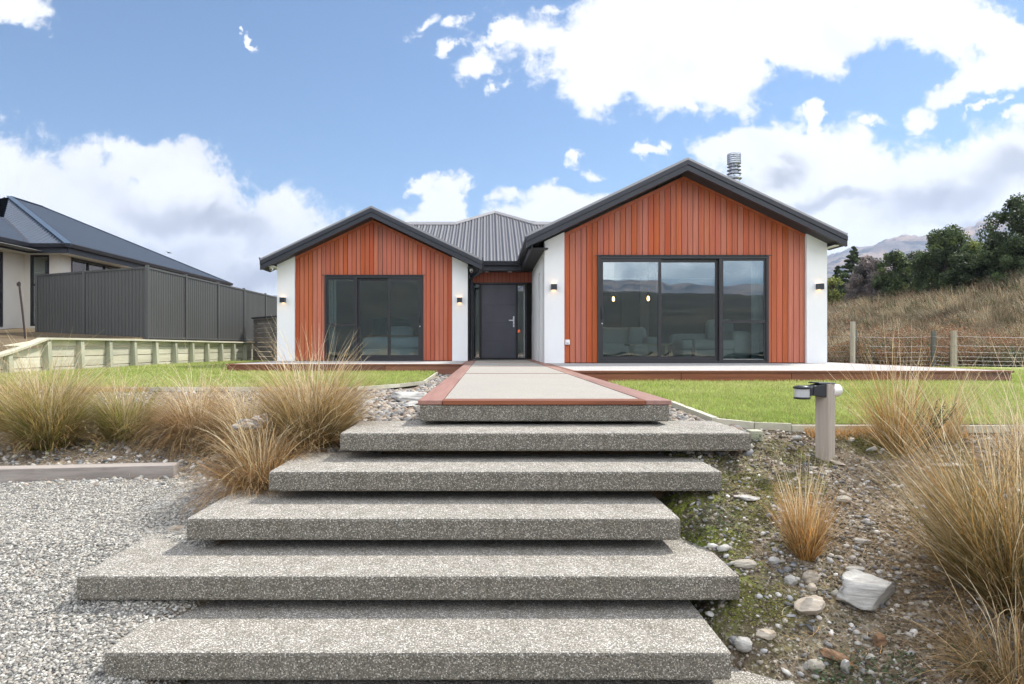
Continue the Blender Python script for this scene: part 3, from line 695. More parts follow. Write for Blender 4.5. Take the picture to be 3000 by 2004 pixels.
# cedar header over the door
mb = MB()
for i in range(16):
    a = -.42+i*1.66/16; mb.cc = (random.random()*.5, random.random(), .5); mb.box(a+.004, a+1.66/16-.004, DY-.07, DY-.05, 2.145, 2.424)
mb.build('cedar_cladding', M['cedar'], house, colr=True)
MB().box(-.49, 1.24, DY-.0495, DY+.02, 2.142, 2.6).build('wall_backing', M['dark_backing'], house)
MB().box(-.489, -.421, DY-.06, DY+.05, 0, 2.14).build('wall_backing', M['dark_backing'], house)
MB().box(1.101, 1.238, DY-.06, DY+.05, 0, 2.14).build('wall_backing', M['dark_backing'], house)
# downpipe
mb = MB(); x = -.30
mb.tube([(-.16, 16.72, 2.44), (-.16, 16.74, 2.26), (-.18, 16.80, 2.19), (-.28, 17.0, 2.15), (-.38, 17.16, 2.12), (-.41, 17.2, 2.05), (-.41, 17.2, .02)], .042, 12)
dp = mb.build('downpipe', M['fascia'], house)
mb = MB()
for z in (1.72, .30): MB().box(-.488, -.362, 17.15, 17.165, z, z+.025).lathe([(.048, 0), (.048, .025)], (-.41, 17.2, z), 12).build('pipe_bracket', M['fascia'], dp)
MB().box(-.489, -.455, 16.99, 17.27, 0, 2.28).build('wall_backing', M['dark_backing'], house)

# --- glazed sliders
def slider(name, x0, x1, zt, y, fixed, label):
    """fixed = (xa, xb, zmid) casement part, rest slides in two leaves"""
    e = thing(name, label, None, ((x0+x1)/2, y, 0)); e.parent = house; e.location = Vector(((x0+x1)/2, y, 0))-house.location
    f = MB(); w = .055
    f.box(x0, x0+w, y-.05, y+.09, 0, zt); f.box(x1-w, x1, y-.05, y+.09, 0, zt); f.box(x0+w+.001, x1-w-.001, y-.05, y+.09, zt-w, zt); f.box(x0+w+.001, x1-w-.001, y-.05, y+.09, 0, .045)
    f.box(x0-.06, x1+.06, y-.075, y-.051, zt+.002, zt+.018)
    xa, xb, zm = fixed; left = xa <= x0+.1
    mx = xb if left else xa; f.box(mx-.03, mx+.03, y-.045, y+.085, .046, zt-w-.001)
    a, b = (x0+w, mx-.03) if left else (mx+.03, x1-w)
    f.box(a+.001, b-.001, y-.03, y+.05, zm-.03, zm+.03)
    for (za, zb) in ((.046, zm-.031), (zm+.031, zt-w-.001)):    # sash trims
        f.box(a+.001, a+.035, y-.02, y+.04, za, zb); f.box(b-.035, b-.001, y-.02, y+.04, za, zb)
    f.box(a+.036, b-.036, y-.02, y+.04, zt-w-.045, zt-w-.001); f.box(a+.036, b-.036, y-.02, y+.04, .046, .075)
    f.build('frame', M['window_frame'], e)
    MB().box(a+.036, b-.036, y, y+.010, .076, zm-.032).build('pane', M['glass'], e)
    MB().box(a+.036, b-.036, y, y+.010, zm+.032, zt-w-.046).build('pane', M['glass'], e)
    a, b = (mx+.031, x1-w-.001) if left else (x0+w+.001, mx-.031); m = (a+b)/2
    for k, (p, q, yy) in enumerate(((a, m+.035, y+.035 if left else y-.03), (m-.035, b, y-.03 if left else y+.035))):
        l = MB(); z1 = zt-w-.002
        l.box(p, p+.06, yy, yy+.04, .047, z1); l.box(q-.06, q, yy, yy+.04, .047, z1); l.box(p+.061, q-.061, yy, yy+.04, .047, .145); l.box(p+.061, q-.061, yy, yy+.04, z1-.075, z1)
        l = l.build('sliding_leaf', M['window_frame'], e)
        MB().box(p+.061, q-.061, yy+.015, yy+.025, .146, z1-.076).build('pane', M['glass'], l) if False else MB().box(p+.061, q-.061, yy+.015, yy+.025, .146, z1-.076).build('pane', M['glass'], e)
    hx = x1-w-.03 if left else x0+w+.03; yy = y-.03
    hb = MB(); hb.tube([(hx, yy, 1.22), (hx, yy-.045, 1.20), (hx, yy-.045, .98), (hx, yy, .96)], .011, 8); hb.build('handle', M['black_plastic'], e)
    MB().tube([(hx+.01, yy-.001, .86), (hx+.01, yy-.02, .86)], .016, 10).build('lock', M['steel'], e)
    return e
slider('sliding_window', -4.055, -1.606, 2.125, 17.03, (-4.055, -3.27, .90), 'smaller black framed glass slider with the bed behind it')
slider('sliding_window', 2.40, 6.115, 2.33, 14.88, (5.07, 6.115, .90), 'large black framed glass slider reflecting hills and sky')

# --- interiors
def room(x0, x1, y0, y1, h, opn='', wy=(0, 0)):
    mb = MB(); mb.box(x0, x1, y0, y1, -.02, .012); mb.build('interior_floor', M['interior_floor'], house)
    mb = MB(); mb.box(x0, x1, y0, y1, h, h+.03); mb.build('interior_ceiling', M['interior_ceiling'], house)
    for xw, op in ((x0-.05, opn == 'L'), (x1, opn == 'R')):
        mb = MB()
        if op: a, b = wy; mb.box(xw, xw+.05, y0, a, .013, h-.001).box(xw, xw+.05, b, y1, .013, h-.001).box(xw, xw+.05, a, b, .013, .25).box(xw, xw+.05, a, b, 2.15, h-.001)
        else: mb.box(xw, xw+.05, y0, y1, .013, h-.001)
        mb.build('interior_wall', M['interior_wall'], house)
    MB().box(x0, x1, y1, y1+.05, .013, h-.001).build('interior_wall', M['interior_wall'], house)
room(-4.95, -.76, 17.22, 21.2, 2.40, 'L', (17.95, 20.45))
room(1.50, 7.10, 15.08, 21.5, 2.50, 'R', (15.8, 18.3))
room(-.40, 1.15, 19.2, 22.5, 2.30)
# inner doorway, tv wall and window at the back of the living room
MB().box(2.6, 4.2, 21.40, 21.46, .9, 2.0).build('back_window', M['dark_backing'], house)
MB().box(4.75, 5.35, 20.9, 21.4, .013, 2.3).build('interior_wall', M['interior_wall'], house)
# curtains
def curtain(x0, x1, y, z0, z1, lab, folds=6, gather=None):
    V = []; F = []; n = folds*8; m = 10
    for j in range(m+1):
        t_ = j/m; z = z1+(z0-z1)*t_
        for i in range(n+1):
            s = i/n; xx = x0+(x1-x0)*s; yy = y+.05*math.sin(2*math.pi*folds*s)+.01*math.sin(9*s+5*t_)
            V.append((xx+.03*math.sin(4*t_)*s, yy, z))
    for j in range(m):
        for i in range(n): F.append((j*(n+1)+i, j*(n+1)+i+1, (j+1)*(n+1)+i+1, (j+1)*(n+1)+i))
    o = from_arrays('curtain', V, F, M['curtain'], smooth=True)
    return tag(o, lab, 'curtain', 'curtains drawn open inside the windows')
curtain(5.86, 6.18, 15.15, .03, 2.45, 'pale curtain at the right edge of the large living room window')
curtain(4.30, 4.52, 19.2, .03, 2.45, 'grey curtain hanging deep in the living room, behind the middle pane')
curtain(-4.05, -3.85, 17.3, .03, 2.3, 'pale curtain at the left edge of the bedroom window', 3)
# sofa with chaise
s = thing('sofa', 'pale linen corner sofa behind the right pane of the large window', 'sofa', (5.4, 15.9, 0))
m_ = MB().soft(4.42, 6.25, 15.45, 16.35, .05, .30, .22); m_.build('base', M['sofa_fabric'], s)
MB().soft(4.40, 5.75, 15.42, 16.35, .29, .52, .25).build('seat_cushion', M['sofa_fabric'], s)
MB().soft(5.55, 5.98, 15.40, 16.40, .06, .72, .28).build('armrest', M['sofa_fabric'], s)
MB().soft(4.62, 4.70, 15.405, 16.36, .045, .532, .22).build('stripe', M['sofa_stripe'], s)
MB().soft(4.5, 6.3, 16.7, 17.05, .05, .68, .25).build('backrest', M['sofa_fabric'], s)
MB().soft(4.5, 6.3, 16.2, 16.8, .05, .42, .25).build('seat_cushion', M['sofa_fabric'], s)
o = MB().soft(5.30, 5.95, 16.45, 16.70, .50, 1.02, .4).build('cushion', M['sofa_fabric']); tag(o, 'large beige cushion with a dark stripe leaning on the corner sofa', 'cushion')
o2 = MB().soft(5.60, 5.70, 16.44, 16.71, .52, 1.02, .4).build('stripe', M['sofa_stripe'], o)
s = thing('sofa', 'long grey sofa seen dimly behind the left pane of the large window', 'sofa', (3.4, 18, 0))
MB().soft(2.6, 4.3, 17.6, 18.5, .06, .44, .22).build('seat_cushion', M['sofa_fabric'], s); MB().soft(2.6, 4.3, 18.3, 18.7, .1, .88, .28).build('backrest', M['sofa_fabric'], s)
MB().soft(4.1, 4.45, 17.6, 18.6, .06, .62, .28).build('armrest', M['sofa_fabric'], s)
o = MB().soft(3.75, 4.2, 18.05, 18.3, .42, .88, .4).build('cushion', M['sofa_fabric']); tag(o, 'grey cushion at the right end of the long sofa', 'cushion')
s = thing('coffee_table', 'low wooden coffee table in front of the chaise behind the middle pane', 'table', (3.9, 16.4, 0))
MB().box(3.35, 4.35, 16.1, 16.7, .38, .43).build('table_top', M['table_wood'], s, bevel=.005)
for a, b in ((3.45, 16.15), (4.2, 16.15), (3.45, 16.6), (4.2, 16.6)): MB().box(a, a+.07, b, b+.07, .012, .379).build('leg', M['table_wood'], s)
for x_, y_, lb in ((3.36, 18.2, 'glowing pendant bulb nearer the left edge of the large window'), (4.24, 18.0, 'glowing pendant bulb just left of the middle frame of the large window')):
    p = thing('pendant_lamp', lb, 'lamp', (x_, y_, 2.5), 'pendant bulbs in the living room')
    MB().tube([(x_, y_, 2.5), (x_, y_, 1.80)], .006, 6).build('cord', M['black_plastic'], p)
    MB().lathe([(.018, .22), (.03, .20), (.045, .14), (.05, .12)], (x_, y_, 1.58)).build('socket', M['black_plastic'], p)
    MB().lathe([(0, .13), (.02, .12), (.032, .07), (.028, .02), (0, 0)], (x_, y_, 1.56)).build('bulb', M['bulb_glow'], p)
    c_ = MB()
    for k in range(8):
        a = k*math.pi/4; c_.tube([(x_+.045*math.cos(a), y_+.045*math.sin(a), 1.71), (x_+.075*math.cos(a), y_+.075*math.sin(a), 1.60), (x_+.06*math.cos(a), y_+.06*math.sin(a), 1.50)], .003, 4)
    c_.build('cage', M['black_plastic'], p)
# bed
s = thing('bed', 'bed with pale blue linen and teal headboard behind the smaller window', 'bed', (-2.3, 18.6, 0))
MB().box(-3.25, -1.25, 17.75, 20.0, .05, .30).build('bed_base', M['linen'], s, bevel=.03)
MB().soft(-3.3, -1.2, 17.7, 20.0, .28, .62, .25).build('mattress', M['linen'], s)
MB().soft(-3.32, -1.18, 18.1, 18.9, .30, .66, .25).build('throw', M['mustard'], s)
MB().box(-3.35, -1.1, 20.05, 20.2, .05, 1.22).build('headboard', M['teal_fabric'], s, bevel=.04)
for k, (x_, mt, lb, z_, y_) in enumerate(((-2.95, 'teal_fabric', 'teal pillow on the left side of the bed', .60, 19.6), (-1.95, 'teal_fabric', 'teal pillow on the right side of the bed', .60, 19.62), (-2.85, 'linen', 'pale pillow in front of the left teal pillow', .58, 19.35), (-1.9, 'linen', 'pale pillow in front of the right teal pillow', .58, 19.37))):
    tag(MB().soft(x_, x_+.75, y_, y_+.2, z_, z_+(.5 if mt[0] == 't' else .36), .45).build('pillow', M[mt]), lb, 'pillow', 'pillows on the bed')
tag(MB().box(-.2, .6, 22.3, 22.45, .1, .4).build('door_mat', M['dark_backing'], house)) if False else None
tag(MB().lathe([(0, -.05), (.05, -.03), (.06, 0), (.05, .03), (0, .05)], (.93, 20.6, .82)).build('red_lamp', M['bell_glow']), 'small glowing red lamp inside the sidelight right of the front door', 'lamp')

# --- flue
fl = thing('chimney_flue', 'shiny steel chimney flue with ringed cowl rising behind the right roof slope', 'chimney', (6.14, 17, 3.2))
MB().lathe([(.135, 0), (.135, 1.42)], (6.14, 17, 3.2), 28).build('flue_pipe', M['galv'], fl)
MB().lathe([(.15, 0), (.19, .03), (.19, .05), (.15, .055)], (6.14, 17, 4.50), 28).build('flashing_collar', M['galv'], fl)
cw = MB(); cw.lathe([(.155, 0), (.155, .05)], (6.14, 17, 4.57), 28); cw.lathe([(.10, 0), (.10, .40)], (6.14, 17, 4.62), 24)
for z_, r_ in ((4.66, .175), (4.75, .17), (4.84, .165)): cw.lathe([(r_-.06, .03), (r_, 0), (r_, -.012), (r_-.06, .015)], (6.14, 17, z_), 28)
for z_ in (4.90, 4.95, 5.0, 5.05, 5.10): cw.lathe([(.16, 0), (.168, .006), (.168, .022), (.16, .028), (.155, .034), (.16, .05)], (6.14, 17, z_), 28)
cw.lathe([(.16, 0), (.05, .04), (0, .045)], (6.14, 17, 5.15), 28); cw.build('cowl', M['galv'], fl)

# --- wall lamps, cameras, socket
for x_, y_, z_, lb in ((-5.07, 16.97, 1.51, 'black cube up and down light on the narrow white wall at the house far left'), (-.69, 16.97, 1.51, 'black cube up and down light on the white wall left of the front door'),
        (1.436, 14.80, 1.645, 'black cube up and down light on the white wall right of the front door'), (7.18, 14.80, 1.655, 'black cube up and down light on the white wall at the house far right')):
    l = thing('wall_lamp', lb, 'lamp', (x_, y_, z_), 'cube wall lamps on the white walls')
    s_ = .062; b = MB(); b.box(x_-s_, x_+s_, y_-.125, y_-.002, z_-s_, z_-s_+.012) if False else None
    b.box(x_-s_, x_+s_, y_-.125, y_-.115, z_-s_, z_+s_); b.box(x_-s_, x_-s_+.01, y_-.114, y_-.002, z_-s_, z_+s_); b.box(x_+s_-.01, x_+s_, y_-.114, y_-.002, z_-s_, z_+s_); b.box(x_-s_+.011, x_+s_-.011, y_-.114, y_-.002, z_-.02, z_+.02)
    b.build('lamp_body', M['black_plastic'], l)
    MB().box(x_-.03, x_+.03, y_-.09, y_-.02, z_+.021, z_+.03).build('light_panel', M['lamp_glow'], l); MB().box(x_-.03, x_+.03, y_-.09, y_-.02, z_-.03, z_-.021).build('light_panel', M['lamp_glow'], l)
for x_, lb in ((-.02, 'round downlight in the porch ceiling, the one on the left'), (.62, 'round downlight in the porch ceiling, the one on the right')):
    l = thing('downlight', lb, 'lamp', (x_, 18.85, 2.42), 'downlights in the porch ceiling')
    MB().lathe([(.055, .006), (.055, -.006), (.042, -.006)], (x_, 18.85, 2.42)).build('trim_ring', M['white_plastic'], l); MB().lathe([(0, 0), (.042, 0), (.042, -.004), (0, -.004)], (x_, 18.85, 2.42)).build('diffuser', M['downlight_glow'], l)
for x_, y_, z_, lb in ((-5.33, 16.85, 2.27, 'small dome camera under the far left eave'), (-.40, 17.02, 2.24, 'small round camera beside the downpipe top')):
    c_ = thing('security_camera', lb, 'camera', (x_, y_, z_), 'security cameras under the eaves')
    MB().lathe([(.035, .06), (.045, .05), (.045, .0), (.03, -.03), (0, -.04)], (x_, y_, z_)).build('camera_body', M['white_plastic'], c_)
    MB().lathe([(0, -.02), (.02, -.012), (.02, .012), (0, .02)], (x_, y_-.04, z_-.01), 12).build('lens', M['black_plastic'], c_)
o = thing('power_socket', 'white weatherproof socket low on the dark cedar edge right of the path', 'socket', (1.745, 14.86, .46))
MB().box(1.69, 1.79, 14.83, 14.879, .40, .51).build('socket_cover', M['white_plastic'], o, bevel=.01); MB().box(1.71, 1.77, 14.824, 14.8295, .42, .45).build('flap', M['grey_lens'], o)

# ------------------------------------------------------------ fences and walls on the left
WX = -8.5
rw = thing('retaining_wall', 'low pale timber retaining wall of boards and posts along the left lawn', 'retaining wall', (WX, 18, 0))
ys = [10.97]+[12.04+1.068*i for i in range(13)]
def cap_z(y): return float(np.interp(y, [10.0, 12.04, 13.10, 24.9], [-.12, .265, .535, .50]))
for y in ys:
    mb = MB(); mb.cc = rr(); z1 = cap_z(y)-.012
    mb.hexa([(WX, y-.07, -.25), (WX+.14, y-.07, -.25), (WX+.14, y+.05, -.25), (WX, y+.05, -.25), (WX, y-.07, cap_z(y-.07)-.03), (WX+.10, y-.07, cap_z(y-.07)-.03), (WX+.10, y+.05, cap_z(y+.05)-.03), (WX, y+.05, cap_z(y+.05)-.03)])
    mb.build('post', M['treated_post'], rw, colr=True, bevel=.006)
mb = MB()
for a, b in zip(ys[:-1], ys[1:]):
    for k in range(4):
        z0 = -.24+k*.205; z1 = z0+.192
        za, zb = min(z1, cap_z(a)-.03), min(z1, cap_z(b)-.03)
        if max(za, zb) <= z0+.01: continue
        mb.cc = rr(); mb.hexa([(WX-.05, a, z0), (WX, a, z0), (WX, b-.004, z0), (WX-.05, b-.004, z0), (WX-.05, a, max(za, z0+.005)), (WX, a, max(za, z0+.005)), (WX, b-.004, max(zb, z0+.005)), (WX-.05, b-.004, max(zb, z0+.005))])
mb.build('boards', M['treated_pine'], rw, colr=True)
mb = MB()
for a, b in ((10.4, 13.04), (13.045, 16.2), (16.205, 20.6), (20.605, 25.0)):
    mb.cc = rr()
    pts = [a]+[q for q in (12.04,) if a < q < b]+[b]
    for p, q in zip(pts[:-1], pts[1:]):
        mb.hexa([(WX-.07, p, cap_z(p)-.028), (WX+.13, p, cap_z(p)-.028), (WX+.13, q, cap_z(q)-.028), (WX-.07, q, cap_z(q)-.028), (WX-.07, p, cap_z(p)+.012), (WX+.13, p, cap_z(p)+.012), (WX+.13, q, cap_z(q)+.012), (WX-.07, q, cap_z(q)+.012)])
mb.build('cap_board', M['treated_pine'], rw, colr=True)

fe = thing('metal_fence', 'dark grey ribbed metal panel fence running beside the neighbouring house', 'fence', (-8.7, 20, .5))
pts = [(-12.8, 19.4), (-10.9, 18.45), (-8.67, 17.4), (-8.67, 19.6), (-8.67, 21.95), (-8.67, 24.3), (-8.67, 26.65), (-8.67, 29.0), (-8.67, 31.4)]
FB, FT = .56, 2.40
for i, (a, b) in enumerate(zip(pts[:-1], pts[1:])):
    a = Vector((*a, 0)); b = Vector((*b, 0)); t_ = (b-a).normalized(); nrm = Vector((t_.y, -t_.x, 0)); L_ = (b-a).length
    prof = []; s_ = .03
    while s_ < L_-.03:
        prof += [(s_, 0), (s_+.045, 0), (s_+.055, .016), (s_+.075, .016), (s_+.085, 0)]; s_ += .1325
    prof.append((L_-.03, 0)); V = []; F = []
    for k, (s_, o_) in enumerate(prof):
        if s_ > L_-.02: s_ = L_-.02
        p = a+t_*s_+nrm*o_; V += [(p.x, p.y, FB+.05), (p.x, p.y, FT-.05)]
        if k: F.append((2*k-2, 2*k, 2*k+1, 2*k-1))
    from_arrays('panel', V, F, M['fence_metal'], fe)
    for zz in (FT-.03, FB+.03): MB().beam((a.x, a.y, zz), (b.x, b.y, zz), .05, .05).build('rail', M['fence_metal'], fe)
for (x_, y_) in pts: MB().box(x_-.035, x_+.035, y_-.035, y_+.035, FB-.1, FT+.035).build('post', M['fence_metal'], fe)

sf = thing('slat_fence', 'weathered horizontal slat fence with dark cap between retaining wall and house', 'fence', (-7.8, 24, 0))
a = Vector((-8.42, 24.6, 0)); b = Vector((-6.4, 22.3, 0)); mb = MB()
for k in range(9):
    mb.cc = rr(); z_ = -.14+k*.165; mb.beam((a.x, a.y, z_+.07), (b.x, b.y, z_+.07), .03, .14)
mb.build('slats', M['slat_wood'], sf, colr=True)
mb = MB(); mb.beam((a.x, a.y, 1.37), (b.x, b.y, 1.37), .16, .06); mb.build('cap', M['fascia'], sf)
for q in (.02, .5, .98):
    p = a.lerp(b, q); MB().box(p.x-.05+.05, p.x+.05+.05, p.y+.03, p.y+.13, -.2, 1.33).build('post', M['old_post'], sf)

w = MB(); w.tube([(-10.82, 16.0, .45), (-10.90, 16.0, 1.2), (-10.98, 16.0, 1.88)], .022, 6); w.box(-11.02, -10.95, 15.98, 16.02, 1.78, 1.86)
tag(w.build('steel_stake', M['waratah']), 'thin rusty steel stake leaning before the neighbouring white wall', 'stake')

# ------------------------------------------------------------ neighbouring house
nb = thing('house', 'neighbouring cream house with blue grey hipped metal roof at the left edge', 'house', (-15, 22, .9))
EZ = 3.5; e = .6
A = (-12.9, 21.0, EZ); B = (-12.9, 34.3, EZ); P1 = (-18.7, 26.7, 6.2); P2 = (-18.7, 28.6, 6.2); C = (-24.5, 34.3, EZ); D = (-24.5, 21, EZ)
W1 = (-14.1, 21.0, EZ); W2 = (-14.1, 12.0, EZ); V0 = (-16.9, 23.85, 4.83); W3 = (-16.9, 12.0, 4.83); W4 = (-19.7, 12, EZ); W5 = (-19.7, 21, EZ)
def roofplane(name, vs, f, mat='neighbour_roof'):
    """ribbed sheet: verts plus fine ribs laid down the slope"""
    V = np.array(vs, float); n = np.cross(V[1]-V[0], V[2]-V[0]); n /= np.linalg.norm(n); n = n if n[2] > 0 else -n
    dn = np.array([n[0], n[1], 0]); dn /= np.linalg.norm(dn); up = np.array([-dn[0]*n[2], -dn[1]*n[2], math.hypot(n[0], n[1])]); ac = np.cross(up, n)
    u = (V-V[0])@ac; v = (V-V[0])@up; mb = MB(); mb.add([tuple(p) for p in V], [tuple(range(len(V)))])
    k = u.min()+.1
    while k < u.max()-.05:
        hits = []
        for i in range(len(V)):
            j = (i+1) % len(V)
            if (u[i]-k)*(u[j]-k) < 0: hits.append(v[i]+(v[j]-v[i])*(k-u[i])/(u[j]-u[i]))
        if len(hits) >= 2:
            lo, hi = min(hits), max(hits); P_ = lambda a_, b_, h_: tuple(V[0]+ac*a_+up*b_+n*h_)
            mb.add([P_(k-.03, lo, .002), P_(k-.012, lo, .03), P_(k+.012, lo, .03), P_(k+.03, lo, .002), P_(k-.03, hi, .002), P_(k-.012, hi, .03), P_(k+.012, hi, .03), P_(k+.03, hi, .002)], [(0, 1, 5, 4), (1, 2, 6, 5), (2, 3, 7, 6), (0, 3, 2, 1)])
        k += .20
    return mb.build(name, M[mat], nb)
roofplane('roof', [A, B, P2, P1], 0); roofplane('roof', [A, P1, V0, W1], 0); roofplane('roof', [W2, W1, V0, W3], 0); roofplane('roof', [W4, W3, V0, (-19.7, 24, EZ)], 0)
roofplane('roof', [B, C, P2], 0); roofplane('roof', [C, D, P1, P2], 0)
mb = MB()
for p, q in ((A, P1), (P1, P2), (P2, B)): mb.beam((p[0], p[1], p[2]+.03), (q[0], q[1], q[2]+.03), .20, .02)
mb.build('ridge_flashing', M['neighbour_flash'], nb)
mb = MB(); mb.beam((V0[0], V0[1], V0[2]+.03), (W1[0], W1[1], W1[2]+.03), .10, .02); mb.build('valley', M['fascia'], nb)
gutter([A, B], 1, nb) if False else None
for pa, pb, s_ in ((A, B, 1), (W1, A, 1), (W2, W1, 1)):
    gutter([(pa[0], pa[1], EZ+.02), (pb[0], pb[1], EZ+.02)], s_, nb)
mb = MB(); mb.box(-12.93, -12.905, 21.03, 34.3, 3.23, 3.49); mb.box(-14.1, -12.93, 21.0, 21.025, 3.23, 3.49); mb.box(-14.13, -14.105, 12, 21.0, 3.23, 3.49); mb.build('fascia', M['fascia'], nb)
mb = MB(); mb.box(-13.6, -12.935, 21.03, 34.2, 3.26, 3.28); mb.box(-15, -13.601, 21.03, 21.7, 3.26, 3.28); mb.box(-14.8, -14.135, 12.1, 21.029, 3.26, 3.28); mb.build('soffit', M['soffit_white'], nb)
zg, zt = .80, 3.27; mb = MB()
mb.box(-13.80, -13.45, 21.5, 21.7, zg, zt); mb.box(-14.6, -14.40, 21.5, 21.7, zg, zt); mb.box(-14.40, -13.80, 21.5, 21.7, 3.24, zt); mb.box(-14.4, -13.8, 21.5, 21.7, zg, 1.0)
mb.box(-13.65, -13.45, 21.701, 22.05, zg, zt); mb.box(-13.65, -13.45, 22.05, 25.0, zg, 2.2); mb.box(-13.65, -13.45, 25.0, 34, zg, zt); mb.box(-13.65, -13.45, 22.05, 25, 3.235, zt)
mb.box(-14.8, -14.6, 20.55, 21.7, zg, zt); mb.box(-14.8, -14.6, 12.3, 17, zg, zt); mb.box(-14.8, -14.6, 17, 20.55, 3.2, zt); mb.box(-14.8, -14.6, 17, 20.55, zg, .95)
mb.box(-24, -14.8, 12.3, 12.5, zg, zt); mb.build('wall', M['neighbour_wall'], nb)
def win_n(a, b, z0, z1, axis_, at_, mull=(), trans=()):
    f = MB(); w_ = .06
    def bx(p, q, za, zb, dd=.0):
        if axis_ == 'x': f.box(p, q, at_-.02+dd, at_+.06, za, zb)
        else: f.box(at_-.06, at_+.02-dd, p, q, za, zb)
    bx(a, a+w_, z0, z1); bx(b-w_, b, z0, z1); bx(a+w_+.001, b-w_-.001, z1-w_, z1); bx(a+w_+.001, b-w_-.001, z0, z0+w_)
    for m_ in mull: bx(m_-.03, m_+.03, z0+w_+.001, z1-w_-.001, .003)
    for t_ in trans: bx(a+w_+.001, b-w_-.001, t_-.03, t_+.03, .005)
    f = f.build('window', M['window_frame'], nb); g_ = MB()
    if axis_ == 'x': g_.box(a+w_, b-w_, at_+.02, at_+.03, z0+w_, z1-w_)
    else: g_.box(at_-.03, at_-.02, a+w_, b-w_, z0+w_, z1-w_)
    g_.build('pane', M['glass'], f)
win_n(-14.40, -13.80, 1.0, 3.24, 'x', 21.52, (), (2.3,)); win_n(22.05, 25.0, 2.2, 3.235, 'y', -13.45, (23.0, 24.0)); win_n(17, 20.55, .95, 3.2, 'y', -14.6, (18.8,), (1.7,))
mb = MB(); mb.box(-20, -14.85, 13, 21, .8, .82); mb.box(-17.5, -17.4, 13, 30, .82, 3.2); mb.box(-18, -13.8, 26, 26.1, .82, 3.2); mb.box(-24, -13.7, 12.6, 34, 3.285, 3.3); mb.build('interior_wall', M['interior_wall'], nb)

# bird
b = MB(); bx_, by_, bz_ = (495-1428)/2000*60, 60, .37+(1014-741)/2000*60
b.tube([(bx_-.16, by_, bz_), (bx_-.05, by_, bz_+.02), (bx_+.08, by_, bz_+.01), (bx_+.2, by_, bz_-.01)], [.01, .05, .045, .012], 8)
b.add([(bx_-.02, by_, bz_+.04), (bx_+.06, by_, bz_+.04), (bx_-.25, by_-.25, bz_+.14), (bx_-.06, by_, bz_+.035)], [(0, 1, 2), (0, 2, 3)]); b.add([(bx_-.02, by_, bz_+.03), (bx_+.06, by_, bz_+.03), (bx_+.22, by_+.25, bz_-.08)], [(0, 1, 2)])
tag(b.build('bird', M['bird_feather']), 'tiny dark bird flying before the cloud above the metal fence', 'bird')

# ------------------------------------------------------------ stock fence on the right
sfe = thing('wire_fence', 'post and wire stock fence beyond the right end of the terrace', 'fence', (12, 18, -.2))
fps = [(9.65, 18.05, 1.02, .07, 'grey_post'), (9.9, 18.4, .80, .055, 'old_post'), (11.75, 18.0, .77, .065, 'old_post'), (12.12, 17.75, .775, .08, 'grey_post'), (15.4, 17.6, .80, .06, 'old_post'), (18.6, 17.3, .80, .06, 'old_post')]
for x_, y_, zt_, r_, mt in fps:
    mb = MB(); mb.cc = rr(); mb.tube([(x_, y_, -.5), (x_+.01, y_, zt_)], [r_, r_*.92], 12); o = mb.build('post', M[mt], sfe, colr=True)
for z_ in (.62, .38, .22, .10, .0, -.1):
    mb = MB(); pp = [(p[0], p[1]-p[3]-.004, z_) for p in fps]; path = []
    for p, q in zip(pp[:-1], pp[1:]):
        for k in range(6): t_ = k/6; path.append((p[0]+(q[0]-p[0])*t_, p[1]+(q[1]-p[1])*t_, z_-.03*math.sin(math.pi*t_)))
    path = [(7.2, 18.3, z_)]+path+[pp[-1]]; mb.tube(path, .0038, 4); mb.build('wire', M['wire'], sfe)
mb = MB(); x_ = 9.8
while x_ < 15.3: mb.tube([(x_, 17.9, -.15), (x_, 17.9, .40)], .0022, 3, False); x_ += .3
mb.build('netting', M['wire'], sfe)

# ------------------------------------------------------------ sleepers and edging
s_ = MB(); s_.cc = (.5, .5, .5); a = Vector((-4.9, 5.30, -.655)); b = Vector((-2.56, 5.62, -.655)); s_.beam(a, b, .16, .115)
tag(s_.build('timber_sleeper', M['grey_wood'], None, colr=True, bevel=.006), 'weathered grey timber sleeper between the gravel drive and the grassy bank', 'sleeper')
def edging(pts, lab, w=.045, h=.10, z=-.155, name='timber_edging', mat='treated_pine'):
    mb = MB()
    for p, q in zip(pts[:-1], pts[1:]): mb.cc = rr(); mb.beam((p[0], p[1], z-h/2), (q[0], q[1], z-h/2), w, h)
    return tag(mb.build(name, M[mat], None, colr=True), lab, 'edging', 'timber edging round the lawns')
edging([(1.80, 6.7), (1.71, 5.12)], 'pale timber edging board beside the pebbles, nearest the path on the right', .05, .05, -.165)
edging([(1.70, 5.06), (1.88, 4.80), (2.1, 4.72)], 'short kinked timber edging at the near left corner of the right lawn', .03, .05, -.165)
edging([(2.1, 4.72), (3.2, 4.70), (4.6, 4.72)], 'long straight timber edging along the near side of the right lawn', .04, .05, -.175)
edging([(-6.2, 8.84), (-4.0, 8.82), (-1.75, 8.84)], 'thin timber edging along the near side of the left lawn', .04, .05, -.16)
edging([(-1.71, 8.9), (-1.24, 9.6), (-.965, 10.4), (-1.03, 14.08)], 'thin timber edging between the left lawn and the pebbles by the path', .03, .05, -.16)
s_ = MB(); s_.cc = (.5, .5, .5); s_.box(1.74, 1.82, 4.50, 4.60, -.42, -.19)
tag(s_.build('timber_peg', M['treated_post'], None, colr=True, bevel=.004), 'square timber peg tucked beside the right end of the top step', 'peg')

